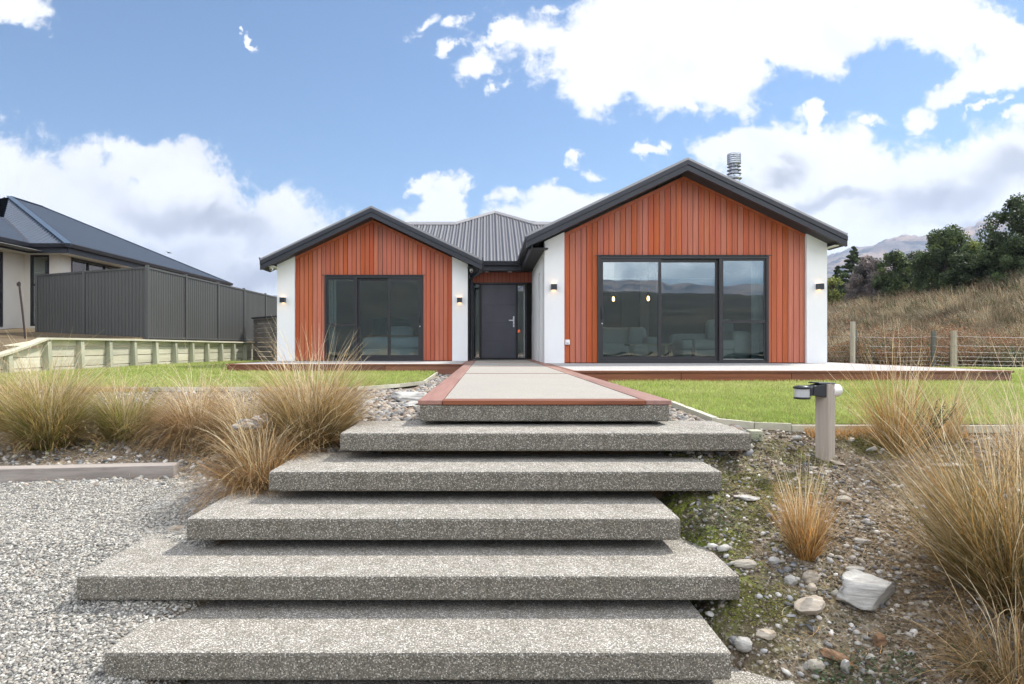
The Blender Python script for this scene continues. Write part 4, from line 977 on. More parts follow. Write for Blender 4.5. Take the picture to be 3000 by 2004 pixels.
# ------------------------------------------------------------ garden light post
gp = thing('garden_light', 'weathered timber post with a black spotlight head and white rear housing', 'garden light', (2.157, 4.36, -.31))
px_, py_ = 2.157, 4.36
mb = MB(); mb.cc = (.6, .5, .4); a_ = R(38); h_ = .043
cs = [(px_+h_*1.42*math.cos(a_+math.pi/4+k*math.pi/2), py_+h_*1.42*math.sin(a_+math.pi/4+k*math.pi/2)) for k in range(4)]
mb.prism_z(cs, -.50, .128); mb.build('post', M['grey_post'], gp, colr=True, bevel=.003)
fx, fy = -math.cos(R(38-0)), -math.sin(R(38))          # towards left and camera
dx, dy = -.93, -.37; n_ = math.hypot(dx, dy); dx /= n_; dy /= n_; qx, qy = -dy, dx
def P3(s, l, z): return (px_+dx*s+qx*l, py_+dy*s+qy*l, z)
mb = MB()
mb.hexa([P3(.03, -.042, .045), P3(.03, .042, .045), P3(.135, .035, .062), P3(.135, -.035, .062), P3(.03, -.042, .133), P3(.03, .042, .133), P3(.13, .036, .120), P3(.13, -.036, .120)])
mb.hexa([P3(.1351, -.03, .062), P3(.1351, .03, .062), P3(.165, .03, .05), P3(.165, -.03, .05), P3(.1301, -.03, .118), P3(.1301, .03, .118), P3(.165, .03, .108), P3(.165, -.03, .108)])
mb.hexa([P3(-.045, -.046, .128), P3(-.045, .046, .128), P3(.10, .046, .134), P3(.10, -.046, .134), P3(-.045, -.04, .137), P3(-.045, .04, .137), P3(.10, .04, .143), P3(.10, -.04, .143)])
mb.build('light_body', M['black_plastic'], gp, bevel=.006)
cxh, cyh = px_+dx*.195, py_+dy*.195
hd = MB(); hd.lathe([(0, .0), (.046, 0), (.050, .006), (.05, .012), (.046, .012)], (cxh, cyh, .038), 24); hd.lathe([(.046, 0), (.052, .003), (.054, .012), (.03, .02), (0, .022)], (cxh, cyh, .102), 24)
o = hd.build('light_head', M['black_plastic'], gp)
MB().lathe([(.044, 0), (.044, .05)], (cxh, cyh, .051), 24).build('lens', M['grey_lens'], gp)
o.rotation_euler = (0, 0, 0)
mb = MB(); r0 = Vector(P3(-.04, 0, .085)); r1 = Vector(P3(-.105, 0, .085)); r2 = Vector(P3(-.118, 0, .085)); mb.tube([r0, r1, r2], [.04, .04, .030], 20); mb.build('rear_housing', M['white_plastic'], gp)
q_ = P3(-.062, 0, 0); MB().tube([(q_[0], q_[1], .05), (q_[0], q_[1], -.45)], .006, 8).build('conduit', M['white_plastic'], gp)

# ------------------------------------------------------------ stones
def ico(sub):
    import bmesh
    bm = bmesh.new(); bmesh.ops.create_icosphere(bm, subdivisions=sub, radius=1)
    V = np.array([v.co[:] for v in bm.verts]); F = np.array([[v.index for v in f.verts] for f in bm.faces]); bm.free(); return V, F
ICO1, ICO2, ICO3, ICO4 = ico(1), ico(2), ico(3), ico(4)
PAL = np.array([(.30,.29,.27),(.42,.40,.37),(.20,.20,.195),(.50,.48,.44),(.36,.31,.25),(.14,.145,.15),(.62,.60,.56),(.40,.37,.31),(.26,.23,.19),(.33,.33,.33)])
def stones(name, xs, ys, rad, base=ICO1, pal=PAL, flat=.62, sink=.25, zf=gz, seed=1, irregular=.22, mat='stone'):
    rg = np.random.default_rng(seed); n = len(xs); V, F = base; k = len(V)
    z = zf(xs, ys); sc3 = rg.uniform(.75, 1.25, (n, 3)); sc3[:, 2] *= flat; sc3 *= rad[:, None]
    a = rg.uniform(0, 2*math.pi, n); tl = rg.normal(0, .35, n); ta = rg.uniform(0, 2*math.pi, n)
    P = np.repeat(V[None], n, 0)*sc3[:, None, :]
    P *= 1+irregular*(rg.random((n, k, 1))-.5)
    c, s = np.cos(a)[:, None], np.sin(a)[:, None]; x, y, zz = P[..., 0], P[..., 1], P[..., 2]
    X = x*c-y*s; Y = x*s+y*c
    zz = zz+X*np.sin(tl)[:, None]*np.cos(ta)[:, None]+Y*np.sin(tl)[:, None]*np.sin(ta)[:, None]
    Q = np.stack([X+xs[:, None], Y+ys[:, None], zz+z[:, None]+(sc3[:, 2]*(1-2*sink))[:, None]], -1)
    FF = (F[None]+(np.arange(n)*k)[:, None, None]).reshape(-1, 3)
    C = pal[rg.integers(0, len(pal), n)]*rg.uniform(.75, 1.2, (n, 1)); C = np.repeat(C[:, None], k, 1)
    return from_arrays(name, Q.reshape(-1, 3), FF, M[mat], colr=C.reshape(-1, 3), smooth=True)
def near_pts(n, x0, x1, y0, y1, p=1.5):      # density falls with distance
    u = RNG.random(n); ys = (y0**(1-p)+(y1**(1-p)-y0**(1-p))*u)**(1/(1-p)); return RNG.uniform(x0, x1, n), ys
xs, ys = near_pts(150000, -5.2, -1.15, 1.85, 5.7)
fr = (fbm(xs*1.5, ys*1.5, 21)-.5)*.5
keep = (xs > -.735*ys-.35) & ((xs < -1.8+fr) | ((ys < 4.2) & (xs < -1.45))) & ((xs < -2.3) | (ys < 4.9-(xs+1.7)*-.9+fr)) & (ys < 5.52+.137*(xs+2.56)-.05+ (xs > -2.56)*.2)
keep |= (ys < 3.2) & (xs < -1.15)
xs, ys = xs[keep], ys[keep]; print('gravel', len(xs))
GP = np.array([(.29,.275,.245),(.38,.365,.325),(.20,.195,.175),(.44,.425,.38),(.35,.31,.26),(.15,.148,.14),(.52,.50,.455),(.26,.245,.215)])
tag(stones('gravel', xs, ys, RNG.uniform(.0045, .010, len(xs)), ICO1, GP, .6, .3, seed=3), 'loose grey gravel of the driveway at the lower left', 'gravel', kind='stuff')
# pebbles either side of the path
xs1, ys1 = near_pts(3600, -1.9, -.46, 4.3, 9.2); k = (xs1 > np.interp(ys1, [4.3, 5, 6, 9.2], [-1.25, -1.9, -1.9, -1.6])); xs1, ys1 = xs1[k], ys1[k]
xs2, ys2 = near_pts(1400, 1.2, 1.78, 4.4, 9.5); k = (xs2 < np.interp(ys2, [4.4, 4.8, 5.1, 6.7, 9], [1.72, 1.80, 1.66, 1.74, 1.78])); xs2, ys2 = xs2[k], ys2[k]
xs3, ys3 = near_pts(900, -1.0, -.46, 9.2, 14.0)
xs, ys = np.concatenate([xs1, xs2, xs3]), np.concatenate([ys1, ys2, ys3])
PP = np.array([(.30,.24,.19),(.24,.23,.22),(.34,.28,.22),(.15,.145,.14),(.36,.32,.27),(.24,.17,.12),(.18,.185,.19),(.42,.39,.35)])
tag(stones('pebbles', xs, ys, RNG.uniform(.014, .032, len(xs)), ICO2, PP, .6, .2, zf=lambda x, y: np.maximum(gz(x, y), -.225*(y > 4.9)-9*(y <= 4.9)), seed=4, irregular=.12), 'brown and grey river pebbles beside the path', 'pebbles', kind='stuff')
# rubble of the right hand bank, left bank and under the steps
xs, ys = near_pts(24000, .9, 4.6, 1.9, 4.72, 1.2); d = fbm(xs*2, ys*2, 77); k = (RNG.random(len(xs)) < (d*1.5-.1)) & (xs < .9*ys+.1); xs, ys = xs[k], ys[k]
rad = .003+.015*RNG.random(len(xs))**3; tag(stones('rubble', xs, ys, rad, ICO1, PAL, .6, .3, seed=5, irregular=.35), 'small mixed stones scattered over the right bank', 'rubble', kind='stuff')
xs, ys = near_pts(60000, .95, 4.4, 1.9, 4.70, 1.3); d = fbm(xs*3, ys*3, 79); k = (RNG.random(len(xs)) < .55+d) & (xs < .9*ys+.1); xs, ys = xs[k], ys[k]
SP = np.array([(.07,.05,.033),(.12,.09,.06),(.17,.135,.09),(.24,.20,.145),(.09,.08,.04),(.30,.26,.20)])
tag(stones('soil_crumbs', xs, ys, .002+.007*RNG.random(len(xs))**2, ICO1, SP, .75, .25, seed=8, irregular=.6), 'crumbly brown soil over the right bank', 'soil', kind='stuff')
xs, ys = near_pts(900, .95, 4.4, 2.0, 4.65, 1.2); k = xs < .9*ys+.1; xs, ys = xs[k], ys[k]
rad = .010+.022*RNG.random(len(xs))**2.5; tag(stones('rubble', xs, ys, rad, ICO1, PAL*.92, .5, .3, seed=6, irregular=.55), 'fist sized stones scattered over the right bank', 'rubble', kind='stuff')
xs, ys = near_pts(5200, -6.5, -1.3, 5.2, 8.8, 1.2); k = (xs < -1.6) | (ys < 6); xs, ys = xs[k], ys[k]
tag(stones('rubble', xs, ys, .006+.022*RNG.random(len(xs))**2, ICO1, PAL, .6, .3, seed=7, irregular=.35), 'small stones on the dry left bank below the tussocks', 'rubble', kind='stuff')

def rock(x, y, rx, ry, rz, mat, name, lab, seed, rot=0., tilt=0., angular=.5, sink=.3, grp=None, z=None, roll=0.):
    rg = np.random.default_rng(seed); V, F = ICO4; P = V.copy()
    for i in range(15):                          # chop with random planes for broken faces
        n = rg.normal(size=3); n /= np.linalg.norm(n); h = 1-angular*rg.uniform(.25, .75); d = P@n; P -= np.maximum(d-h, 0)[:, None]*n
    nz = sum((fbm(P[:, 0]*f+9*seed, P[:, 1]*f+P[:, 2]*f*1.7, seed+k, 2)-.5)*a for k, (f, a) in enumerate(((2., .22), (6, .06)))); P *= (1+nz)[:, None]
    if 'schist' in mat: P *= (1+.018*np.sign(np.sin(P[:, 2]*19+P[:, 0]*3)))[:, None]
    P *= (rx, ry, rz)
    Mx = np.array((Matrix.Rotation(rot, 3, 'Z') @ Matrix.Rotation(tilt, 3, 'Y') @ Matrix.Rotation(roll, 3, 'X'))); P = P@Mx.T
    z0 = float(gz(x, y)) if z is None else z; P += (x, y, z0+rz*(1-2*sink))
    o = from_arrays(name, P, F, M[mat], smooth=False)
    if angular < .3: o.data.polygons.foreach_set('use_smooth', np.ones(len(F), dtype=bool))
    return tag(o, lab, 'rock', grp)
def gpt(px, py, d): return (px-1428)/2000*d, d
def ond(px, py):      # walk the view ray down to the ground
    u = (px-1428)/2000; v = (1014-py)/2000; d = np.linspace(1.6, 9, 800); f = .37+v*d-gz(u*d, d); i = np.argmax(f < 0); return u*d[i], d[i]
G_ = 'rocks lying on the right bank'
x, y = ond(2560, 1800); rock(x, y+.06, .19, .14, .12, 'schist_grey', 'boulder', 'big angular pale grey schist boulder left of the largest tussock', 5, .3, .18, .75, .22)
x, y = ond(2385, 1840); rock(x, y+.05, .085, .06, .05, 'schist_warm', 'boulder', 'blocky brownish stone with a small cobble on top, left of the big boulder', 8, .5, -.2, .8, .25)
x, y = ond(2380, 1790); rock(x, y, .024, .02, .018, 'schist_warm', 'cobble', 'small cobble perched on the blocky brownish stone', 9, .5, 0, .4, 0, None, float(gz(x, y))+.085)
x, y = ond(2182, 1660); rock(x, y, .062, .032, .024, 'river_stone', 'oval_stone', 'smooth tan oval stone right of the widest step', 10, .1, 0, .1, .3)
x, y = ond(2190, 1462); rock(x, y, .085, .06, .014, 'schist_grey', 'flat_stone', 'flat pale slab stone right of the second step end', 11, .1, .05, .5, .3)
x, y = ond(2450, 1360); rock(x, y, .058, .036, .012, 'schist_warm', 'flat_stone', 'thin tilted tan stone just right below the garden light', 12, -.7, .2, .6, .2)
x, y = ond(2380, 1372); rock(x, y, .04, .022, .012, 'schist_warm', 'flat_stone', 'small flat brown stone below the garden light base', 13, .3, 0, .5, .3)
x, y = ond(2472, 1470); rock(x, y, .045, .03, .024, 'river_stone', 'oval_stone', 'tan oval stone above right of the small orange tussock', 14, .1, 0, .15, .3)
x, y = ond(2376, 1700); rock(x, y, .045, .038, .034, 'schist_warm', 'cobble', 'rounded cream cobble above the blocky brownish stone', 15, .6, .1, .3, .25)
x, y = ond(2318, 1708); rock(x, y, .032, .03, .026, 'schist_grey', 'cobble', 'blue grey cobble left of the rounded cream cobble', 16, .6, .1, .3, .25)
x, y = ond(2268, 1650); rock(x, y, .036, .024, .02, 'schist_grey', 'cobble', 'pale cobble right of the smooth tan oval stone', 17, .2, .1, .4, .25)
x, y = ond(2178, 1905); rock(x, y, .04, .036, .032, 'schist_grey', 'cobble', 'speckled round cobble touching the right end of the large nearest step', 18, 0, .1, .2, .2)
x, y = ond(2245, 1868); rock(x, y, .05, .03, .024, 'schist_warm', 'cobble', 'flat sided cobble between the nearest step and the blocky stone', 19, .3, .1, .5, .25)
x, y = ond(2390, 1960); rock(x, y, .04, .03, .028, 'river_stone', 'cobble', 'tan cobble low at the bottom edge right of the lowest step', 20, .2, .1, .25, .25)
x, y = ond(2448, 1945); rock(x, y, .075, .035, .03, 'schist_rust', 'shard', 'long rust brown stone shard near the bottom edge', 21, -.6, .3, .7, .25)
x, y = ond(2478, 1975); rock(x, y, .06, .022, .03, 'schist_grey', 'shard', 'upright grey stone shard beside the rust brown shard', 22, 1.2, .8, .7, .1)
x, y = ond(2575, 1890); rock(x, y, .06, .03, .035, 'schist_rust', 'shard', 'brown stone shard below the big schist boulder', 23, 1.1, .6, .7, .2)
x, y = ond(2525, 1590); rock(x, y, .055, .035, .016, 'schist_grey', 'flat_stone', 'flat white stone above the big schist boulder', 24, -.3, .1, .6, .3)
x, y = ond(2510, 1670); rock(x, y, .06, .03, .014, 'schist_grey', 'flat_stone', 'narrow white stone just above the big schist boulder', 25, .1, 0, .6, .3)
x, y = ond(2790, 1365); rock(x, y, .15, .04, .012, 'schist_grey', 'flat_stone', 'long flat pale stone below the leafy shrub', 26, 0, 0, .4, .3)
x, y = ond(1220, 1150)
rock(-.78, 7.4, .30, .50, .085, 'schist_grey', 'schist_slab', 'layered grey schist slab lying among pebbles left of the path', 27, .2, 0, .6, .3, None, -.22)
rock(-1.22, 7.0, .16, .26, .05, 'schist_grey', 'schist_slab', 'flat grey schist slab at the left of the pebble bed', 28, .4, 0, .6, .3, None, -.24)
rock(-.72, 6.6, .16, .2, .045, 'schist_grey', 'schist_slab', 'small layered schist slab touching the left timber border', 29, -.2, 0, .6, .3, None, -.22)
for px, py, r_, lb in ((640, 1352, .06, 'pale yellow rock just beyond the right half of the sleeper'), (505, 1560, .045, 'brown flat stone on the gravel just left of the third step'),):
    x, y = ond(px, py); rock(x, y+.05, r_*1.3, r_, r_*.55, 'schist_warm', 'cobble', lb, px, .3, 0, .5, .25)

# ------------------------------------------------------------ blades
def blades(base, L, az, tilt, droop, width, cb, ct, seg=6, name='blades', parent=None, mat='blade', curl=None):
    """base (n,3), ribbons bending under their own weight"""
    n = len(L); s = np.linspace(0, 1, seg+1)[None]; th = tilt[:, None]+droop[:, None]*s**1.6
    if curl is not None: az2 = az[:, None]+curl[:, None]*s**1.5
    else: az2 = az[:, None]+0*s
    dx = np.sin(th)*np.cos(az2); dy = np.sin(th)*np.sin(az2); dz = np.cos(th); st = (L/seg)[:, None]
    cum = lambda a: np.concatenate([np.zeros((n, 1)), np.cumsum((a[:, :-1]+a[:, 1:])/2*st, 1)], 1)
    C = np.stack([base[:, 0:1]+cum(dx), base[:, 1:2]+cum(dy), base[:, 2:3]+cum(dz)], -1)
    wv = np.stack([-np.sin(az), np.cos(az), np.zeros(n)], -1)
    rt = RNG.uniform(-1, 1, n)[:, None]; wv = wv*np.cos(rt)+np.stack([np.cos(az), np.sin(az), np.zeros(n)], -1)*np.sin(rt)
    w = (width[:, None]*(1-s**2.2*.85))[..., None]*.5
    Vt = np.stack([C-wv[:, None]*w, C+wv[:, None]*w], 2).reshape(-1, 3)
    k = 2*(seg+1); b = (np.arange(n)*k)[:, None]; j = np.arange(seg)[None]*2
    F = np.stack([b+j, b+j+1, b+j+3, b+j+2], -1).reshape(-1, 4)
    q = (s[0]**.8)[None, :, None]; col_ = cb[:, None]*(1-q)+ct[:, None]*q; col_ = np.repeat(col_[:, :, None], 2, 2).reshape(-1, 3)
    return from_arrays(name, Vt, F, M[mat], parent, col_)
TAN = [(.60, .43, .22), (.68, .52, .30), (.52, .33, .14), (.62, .36, .13), (.74, .62, .42)]
ORG = [(.62, .30, .07), (.66, .38, .12), (.50, .22, .05), (.70, .50, .24)]
GRN = [(.20, .24, .05), (.28, .30, .07), (.14, .19, .04), (.42, .38, .13)]
YGR = [(.40, .42, .08), (.52, .48, .13), (.30, .36, .06), (.60, .48, .18)]
BRN = [(.44, .27, .12), (.50, .34, .17), (.36, .22, .10), (.58, .42, .24)]
OLV = [(.18, .17, .055), (.26, .22, .07), (.34, .24, .09), (.14, .15, .05)]
def tussock(x, y, H, n, spread, droop, palb, palt, lab, r0=.07, w=.0045, lean=(0, 0), z=None, seg=7, skirt=.0, grp='tussock grasses', dead=.12):
    z0 = float(gz(x, y)) if z is None else z
    t_ = thing('tussock_grass', lab, 'tussock', (x, y, z0), grp)
    nt_ = 60; ta = RNG.uniform(0, 2*math.pi, nt_); tr_ = r0*np.sqrt(RNG.random(nt_)); ti = RNG.integers(0, nt_, n); a = ta[ti]+RNG.normal(0, .10, n); r = tr_[ti]+RNG.normal(0, r0*.05, n); az = a+RNG.normal(0, .28, n)
    B = np.stack([x+r*np.cos(a), y+r*np.sin(a), np.full(n, z0-.02)], -1)
    tl = np.abs(RNG.normal(0, 1, n))*spread*.55*(.35+.65*r/r0)+r/r0*spread*.35
    L = H*RNG.uniform(.45, 1.12, n)*(1-.18*np.minimum(tl, 1.2)); dr = droop*RNG.uniform(.25, 1.5, n)
    ax_ = np.sin(tl)*np.cos(az)+lean[0]; ay_ = np.sin(tl)*np.sin(az)+lean[1]; az = np.arctan2(ay_, ax_); tl = np.arcsin(np.clip(np.hypot(ax_, ay_), 0, .98))
    pb = np.array(palb)[RNG.integers(0, len(palb), n)]; pt = np.array(palt)[RNG.integers(0, len(palt), n)]; v = RNG.uniform(.40, 1.3, (n, 1))*RNG.uniform(.7, 1.15, 60)[ti][:, None]
    blades(B, L, az, tl, dr, np.full(n, w)*RNG.uniform(.6, 1.3, n), pb*v, pt*v, seg, 'blades', t_, curl=RNG.normal(0, .75, n))
    m = int(n*.045); a = RNG.uniform(0, 2*math.pi, m); r = r0*RNG.random(m); B = np.stack([x+r*np.cos(a), y+r*np.sin(a), np.full(m, z0)], -1)       # long pale flower stalks
    c = np.array([(.72, .60, .38), (.80, .70, .50), (.66, .50, .28)])[RNG.integers(0, 3, m)]
    blades(B, H*RNG.uniform(.9, 1.35, m), a, np.abs(RNG.normal(0, spread*.4, m)), droop*RNG.uniform(.3, 1.3, m), np.full(m, w*1.35), c*.75, c, seg+2, 'stalks', t_, curl=RNG.normal(0, 1., m))
    if skirt:          # collapsed dead leaves round the foot
        m = int(n*skirt); a = RNG.uniform(0, 2*math.pi, m); B = np.stack([x+r0*np.cos(a), y+r0*np.sin(a), np.full(m, z0+.03)], -1)
        pb = np.array(BRN)[RNG.integers(0, 4, m)]; v = RNG.uniform(.5, 1.1, (m, 1))
        blades(B, H*RNG.uniform(.35, .75, m), a+RNG.normal(0, .3, m), RNG.uniform(.8, 1.3, m), RNG.uniform(.5, 1.4, m), np.full(m, w), pb*v*.8, pb*v, seg, 'dead_leaves', t_, curl=RNG.normal(0, .9, m))
    return t_
# left bank
tussock(-4.15, 6.45, .95, 3800, .95, .95, GRN, YGR+TAN+TAN, 'tall yellow green tussock at the left, nearest the drive sleeper', .14, .0042, skirt=.12)
tussock(-3.55, 6.7, .66, 2300, .95, .95, GRN, YGR+TAN[:2], 'smaller green tussock right of the tall yellow green one', .12, .0042, skirt=.12)
tussock(-4.95, 7.0, .72, 2200, .8, 1.1, GRN, YGR+TAN, 'yellow tussock cut by the left edge of the photo', .12, .0045)
tussock(-5.0, 6.1, .5, 1500, .9, 1.2, GRN, TAN+YGR, 'low tussock at the left edge just behind the sleeper', .12, .004)
tussock(-2.82, 6.6, .78, 3000, .95, 1.6, BRN, BRN+TAN[:3], 'drooping brown tussock in the middle of the left bank', .14, .0042, lean=(-.15, -.15), skirt=.2)
tussock(-2.2, 6.3, .74, 2700, .9, 1.5, BRN+GRN[:1], BRN+TAN[:2], 'brown arching tussock touching the tallest left tussock', .12, .0042, lean=(.05, -.15), skirt=.15)
tussock(-1.25, 4.85, .72, 3800, .88, .9, OLV+GRN[:1], TAN+TAN+BRN, 'tallest straw coloured tussock on the left bank beside the steps', .14, .0038, lean=(-.04, .0), skirt=.15)
tussock(-1.45, 4.35, .55, 2300, 1.0, 1.7, BRN, ORG[:2]+BRN+TAN[:2], 'low collapsed orange brown tussock beside the second step', .12, .0036, lean=(-.10, -.25), skirt=.2)
# right bank
tussock(2.66, 4.42, .70, 620, .70, .45, OLV+ORG[:2], TAN+ORG[:2], 'loose straw and orange tussock right of the garden light', .07, .0032, lean=(-.05, 0))
tussock(1.60, 3.44, .42, 900, .55, .28, ORG+OLV[:1], ORG+TAN, 'small upright orange tussock in the rubble near the steps', .045, .0026)
tussock(2.40, 3.08, 1.02, 2700, .82, .50, OLV, TAN+OLV+ORG[1:3]+TAN, 'largest tussock with olive base and straw tips at the lower right', .13, .0034, lean=(-.06, .0), skirt=.12)
tussock(2.06, 2.66, .50, 800, 1.0, 1.5, BRN+OLV, BRN+TAN[:3], 'low drooping brown tussock in the bottom right corner', .12, .003, lean=(-.1, -.1), skirt=.3)
tussock(3.35, 4.1, .78, 420, .70, .5, TAN, [(.74, .62, .42), (.8, .7, .52)], 'pale wispy tussock against the lawn near the right edge', .10, .003)
tussock(3.1, 4.62, .55, 300, .6, .5, TAN, [(.74, .62, .42), (.8, .7, .52)]+TAN, 'thin pale tussock at the lawn edge behind the leafy shrub', .07, .003)
# leafy shrub
def shrub(x, y, H, n, lab, pal, spread=.14):
    z0 = float(gz(x, y)); s_ = thing('shrub', lab, 'shrub', (x, y, z0)); st = MB(); V = []; F = []; C = []
    for k in range(n):
        a = random.uniform(0, 6.28); hh = H*random.uniform(.6, 1); tip = Vector((x+math.cos(a)*spread*random.random()+.06, y+math.sin(a)*spread*random.random(), z0+hh)); p0 = Vector((x, y, z0-.02)); mid = p0.lerp(tip, .5)+Vector((-.02, 0, 0))
        st.tube([p0, mid, tip], [.004, .003, .0015], 4, False)
        for q in range(26):
            u = .2+.8*q/26; p = p0.lerp(mid, u*2) if u < .5 else mid.lerp(tip, u*2-1); b = random.uniform(0, 6.28); l = random.uniform(.016, .03); d = Vector((math.cos(b), math.sin(b), random.uniform(0, .8))).normalized(); sd_ = d.cross(Vector((0, 0, 1))).normalized()*l*.33
            i = len(V); V += [p, p+d*l*.5+sd_, p+d*l, p+d*l*.5-sd_]; F.append((i, i+1, i+2, i+3)); c = np.array(random.choice(pal))*random.uniform(.7, 1.3); C += [c]*4
    st.build('stem', M['bark'], s_, colr=True); from_arrays('leaves', V, F, M['leaf'], s_, np.array(C)); return s_
shrub(2.86, 4.45, .34, 16, 'leafy dark green shrub right of the loose straw tussock', [(.05, .11, .035), (.07, .15, .05), (.04, .08, .03)])
# ground weeds, moss tufts, straw litter, seedlings of rust grass
def leafpatch(name, spots, n, size, pal, lab, hmax=.03, mat='leaf'):
    V = []; F = []; C = []
    for (cx_, cy_, r_) in spots:
        m = int(n*r_*r_*60)
        a = RNG.uniform(0, 2*math.pi, m); q = r_*np.sqrt(RNG.random(m)); xs = cx_+q*np.cos(a); ys = cy_+q*np.sin(a); zs = gz(xs, ys)
        for x_, y_, z_ in zip(xs, ys, zs):
            b = random.uniform(0, 6.28); l = size*random.uniform(.6, 1.4); h0 = random.random()*hmax; d = Vector((math.cos(b), math.sin(b), random.uniform(-.1, .9))).normalized(); sd_ = d.cross(Vector((0, 0, 1))).normalized()*l*.4; p = Vector((x_, y_, z_+h0))
            i = len(V); V += [p, p+d*l*.5+sd_, p+d*l, p+d*l*.5-sd_]; F.append((i, i+1, i+2, i+3)); c = np.array(random.choice(pal))*random.uniform(.6, 1.3); C += [c]*4
    return tag(from_arrays(name, V, F, M[mat], None, np.array(C)), lab, name.replace('_', ' '), kind='stuff')
sp_ = [ond(2130, 1365)+(.07,), ond(2160, 1390)+(.06,), ond(2105, 1420)+(.07,), ond(2110, 1500)+(.10,), ond(2070, 1540)+(.10,), ond(2150, 1560)+(.10,), ond(2040, 1600)+(.08,), ond(2220, 1300)+(.05,), ond(2230, 1500)+(.05,)]
leafpatch('weeds', sp_, 420, .012, [(.07, .10, .03), (.11, .15, .05), (.05, .07, .025), (.14, .12, .06)], 'small leafy green weeds beside the upper steps', .05)
sp_ = [ond(2300, 1330)+(.12,), ond(2390, 1345)+(.12,), ond(2350, 1420)+(.14,), ond(2210, 1420)+(.12,), ond(2210, 1500)+(.12,), ond(2260, 1450)+(.12,), ond(2500, 1290)+(.16,), ond(2570, 1320)+(.14,), ond(2150, 1600)+(.10,), ond(2200, 1770)+(.10,), ond(2290, 1800)+(.06,), ond(2320, 1260)+(.1,)]
leafpatch('moss', sp_, 2600, .0055, [(.16, .19, .02), (.24, .25, .03), (.09, .12, .015), (.32, .30, .05)], 'bright yellow green moss cushions on the right bank', .012)
sp_ = [ond(2500, 1985)+(.09,), ond(2420, 1995)+(.06,), ond(2640, 1985)+(.08,), ond(2870, 1990)+(.12,), ond(600, 1330)+(.10,)]
leafpatch('weeds', sp_, 380, .014, [(.07, .11, .05), (.10, .15, .07), (.05, .08, .035)], 'blue green low weeds in the bottom right corner and by the sleeper', .05)
def litter(n, x0, x1, y0, y1, lab, pal=TAN+BRN):
    xs, ys = near_pts(n, x0, x1, y0, y1, 1.2); zs = gz(xs, ys)+RNG.uniform(.004, .03, n); a = RNG.uniform(0, 2*math.pi, n)
    c = np.array(pal)[RNG.integers(0, len(pal), n)]*RNG.uniform(.6, 1.1, (n, 1))
    return tag(blades(np.stack([xs, ys, zs], -1), RNG.uniform(.04, .16, n), a, RNG.uniform(1.35, 1.6, n), RNG.normal(0, .3, n), np.full(n, .0022), c, c, 4, 'straw_litter', curl=RNG.normal(0, 1.2, n)), lab, 'straw', kind='stuff')
litter(7500, 1.3, 4.4, 2.0, 4.7, 'dry straw lying over the right bank'); litter(5000, -5.6, -1.5, 5.3, 8.8, 'dry straw lying over the left bank')
# dry rusty grass fringe at the lawn edges
def fringe(x0, x1, yc, n, lab, H=.07, prob=.55, pal=ORG+TAN+BRN):
    xs = RNG.uniform(x0, x1, n); xs = xs[fbm(xs*2.2, xs*0, 55) > 1-prob]; m = len(xs); ys = yc+RNG.normal(0, .05, m); c = np.array(pal)[RNG.integers(0, len(pal), m)]*RNG.uniform(.7, 1.1, (m, 1))
    return tag(blades(np.stack([xs, ys, np.maximum(gz(xs, ys), -.25)], -1), RNG.uniform(.4, 1.2, m)*H, RNG.uniform(0, 6.28, m), RNG.uniform(.1, .9, m), RNG.uniform(.2, 1.2, m), np.full(m, .0035), c, c, 4, 'dry_grass'), lab, 'dry grass', kind='stuff')
fringe(1.95, 5.2, 4.64, 9000, 'rusty dry grass along the near edge of the right lawn'); fringe(-7, -1.8, 8.78, 9000, 'rusty dry grass along the near edge of the left lawn', .10, .5)
# lawn blades
def lawn_blades(n, x0, x1, y0, y1, side, lab, p=2.0, h=.042):
    xs, ys = near_pts(n, x0, x1, y0, y1, p); L_, R_ = in_lawn(xs, ys); k = L_ if side == 'L' else R_
    if side == 'R': k &= ~((ys > 10.26) & (xs < 7.92)) & (xs < .86*ys)
    else: k &= (xs > -.76*ys) & ~((ys > 14.08) & (xs > -5.4))
    xs, ys = xs[k], ys[k]; m = len(xs); print('lawn', m)
    f = np.clip(fbm(xs*.9, ys*.9, 61, 5)*1.8-.4, 0, 1)[:, None]; g_ = fbm(xs*7, ys*7, 63)[:, None]
    c = np.array((.32, .42, .09))*(1-f)+np.array((.50, .53, .19))*f; c = c*(.75+.5*g_)*RNG.uniform(.65, 1.3, (m, 1)); dry = RNG.random(m) < .10; c[dry] = np.array((.42, .36, .16))
    sc_ = np.clip(ys/5, .9, 2.2)
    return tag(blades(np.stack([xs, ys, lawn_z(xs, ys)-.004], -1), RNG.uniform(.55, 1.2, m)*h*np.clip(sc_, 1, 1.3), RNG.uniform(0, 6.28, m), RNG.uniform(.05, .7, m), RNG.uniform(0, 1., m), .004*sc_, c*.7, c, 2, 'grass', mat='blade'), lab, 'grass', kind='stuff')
lawn_blades(260000, 1.7, 12, 4.74, 17, 'R', 'short green turf of the right lawn'); lawn_blades(110000, -8.4, -.98, 8.86, 22, 'L', 'short green turf of the left lawn', 2.0, .05)

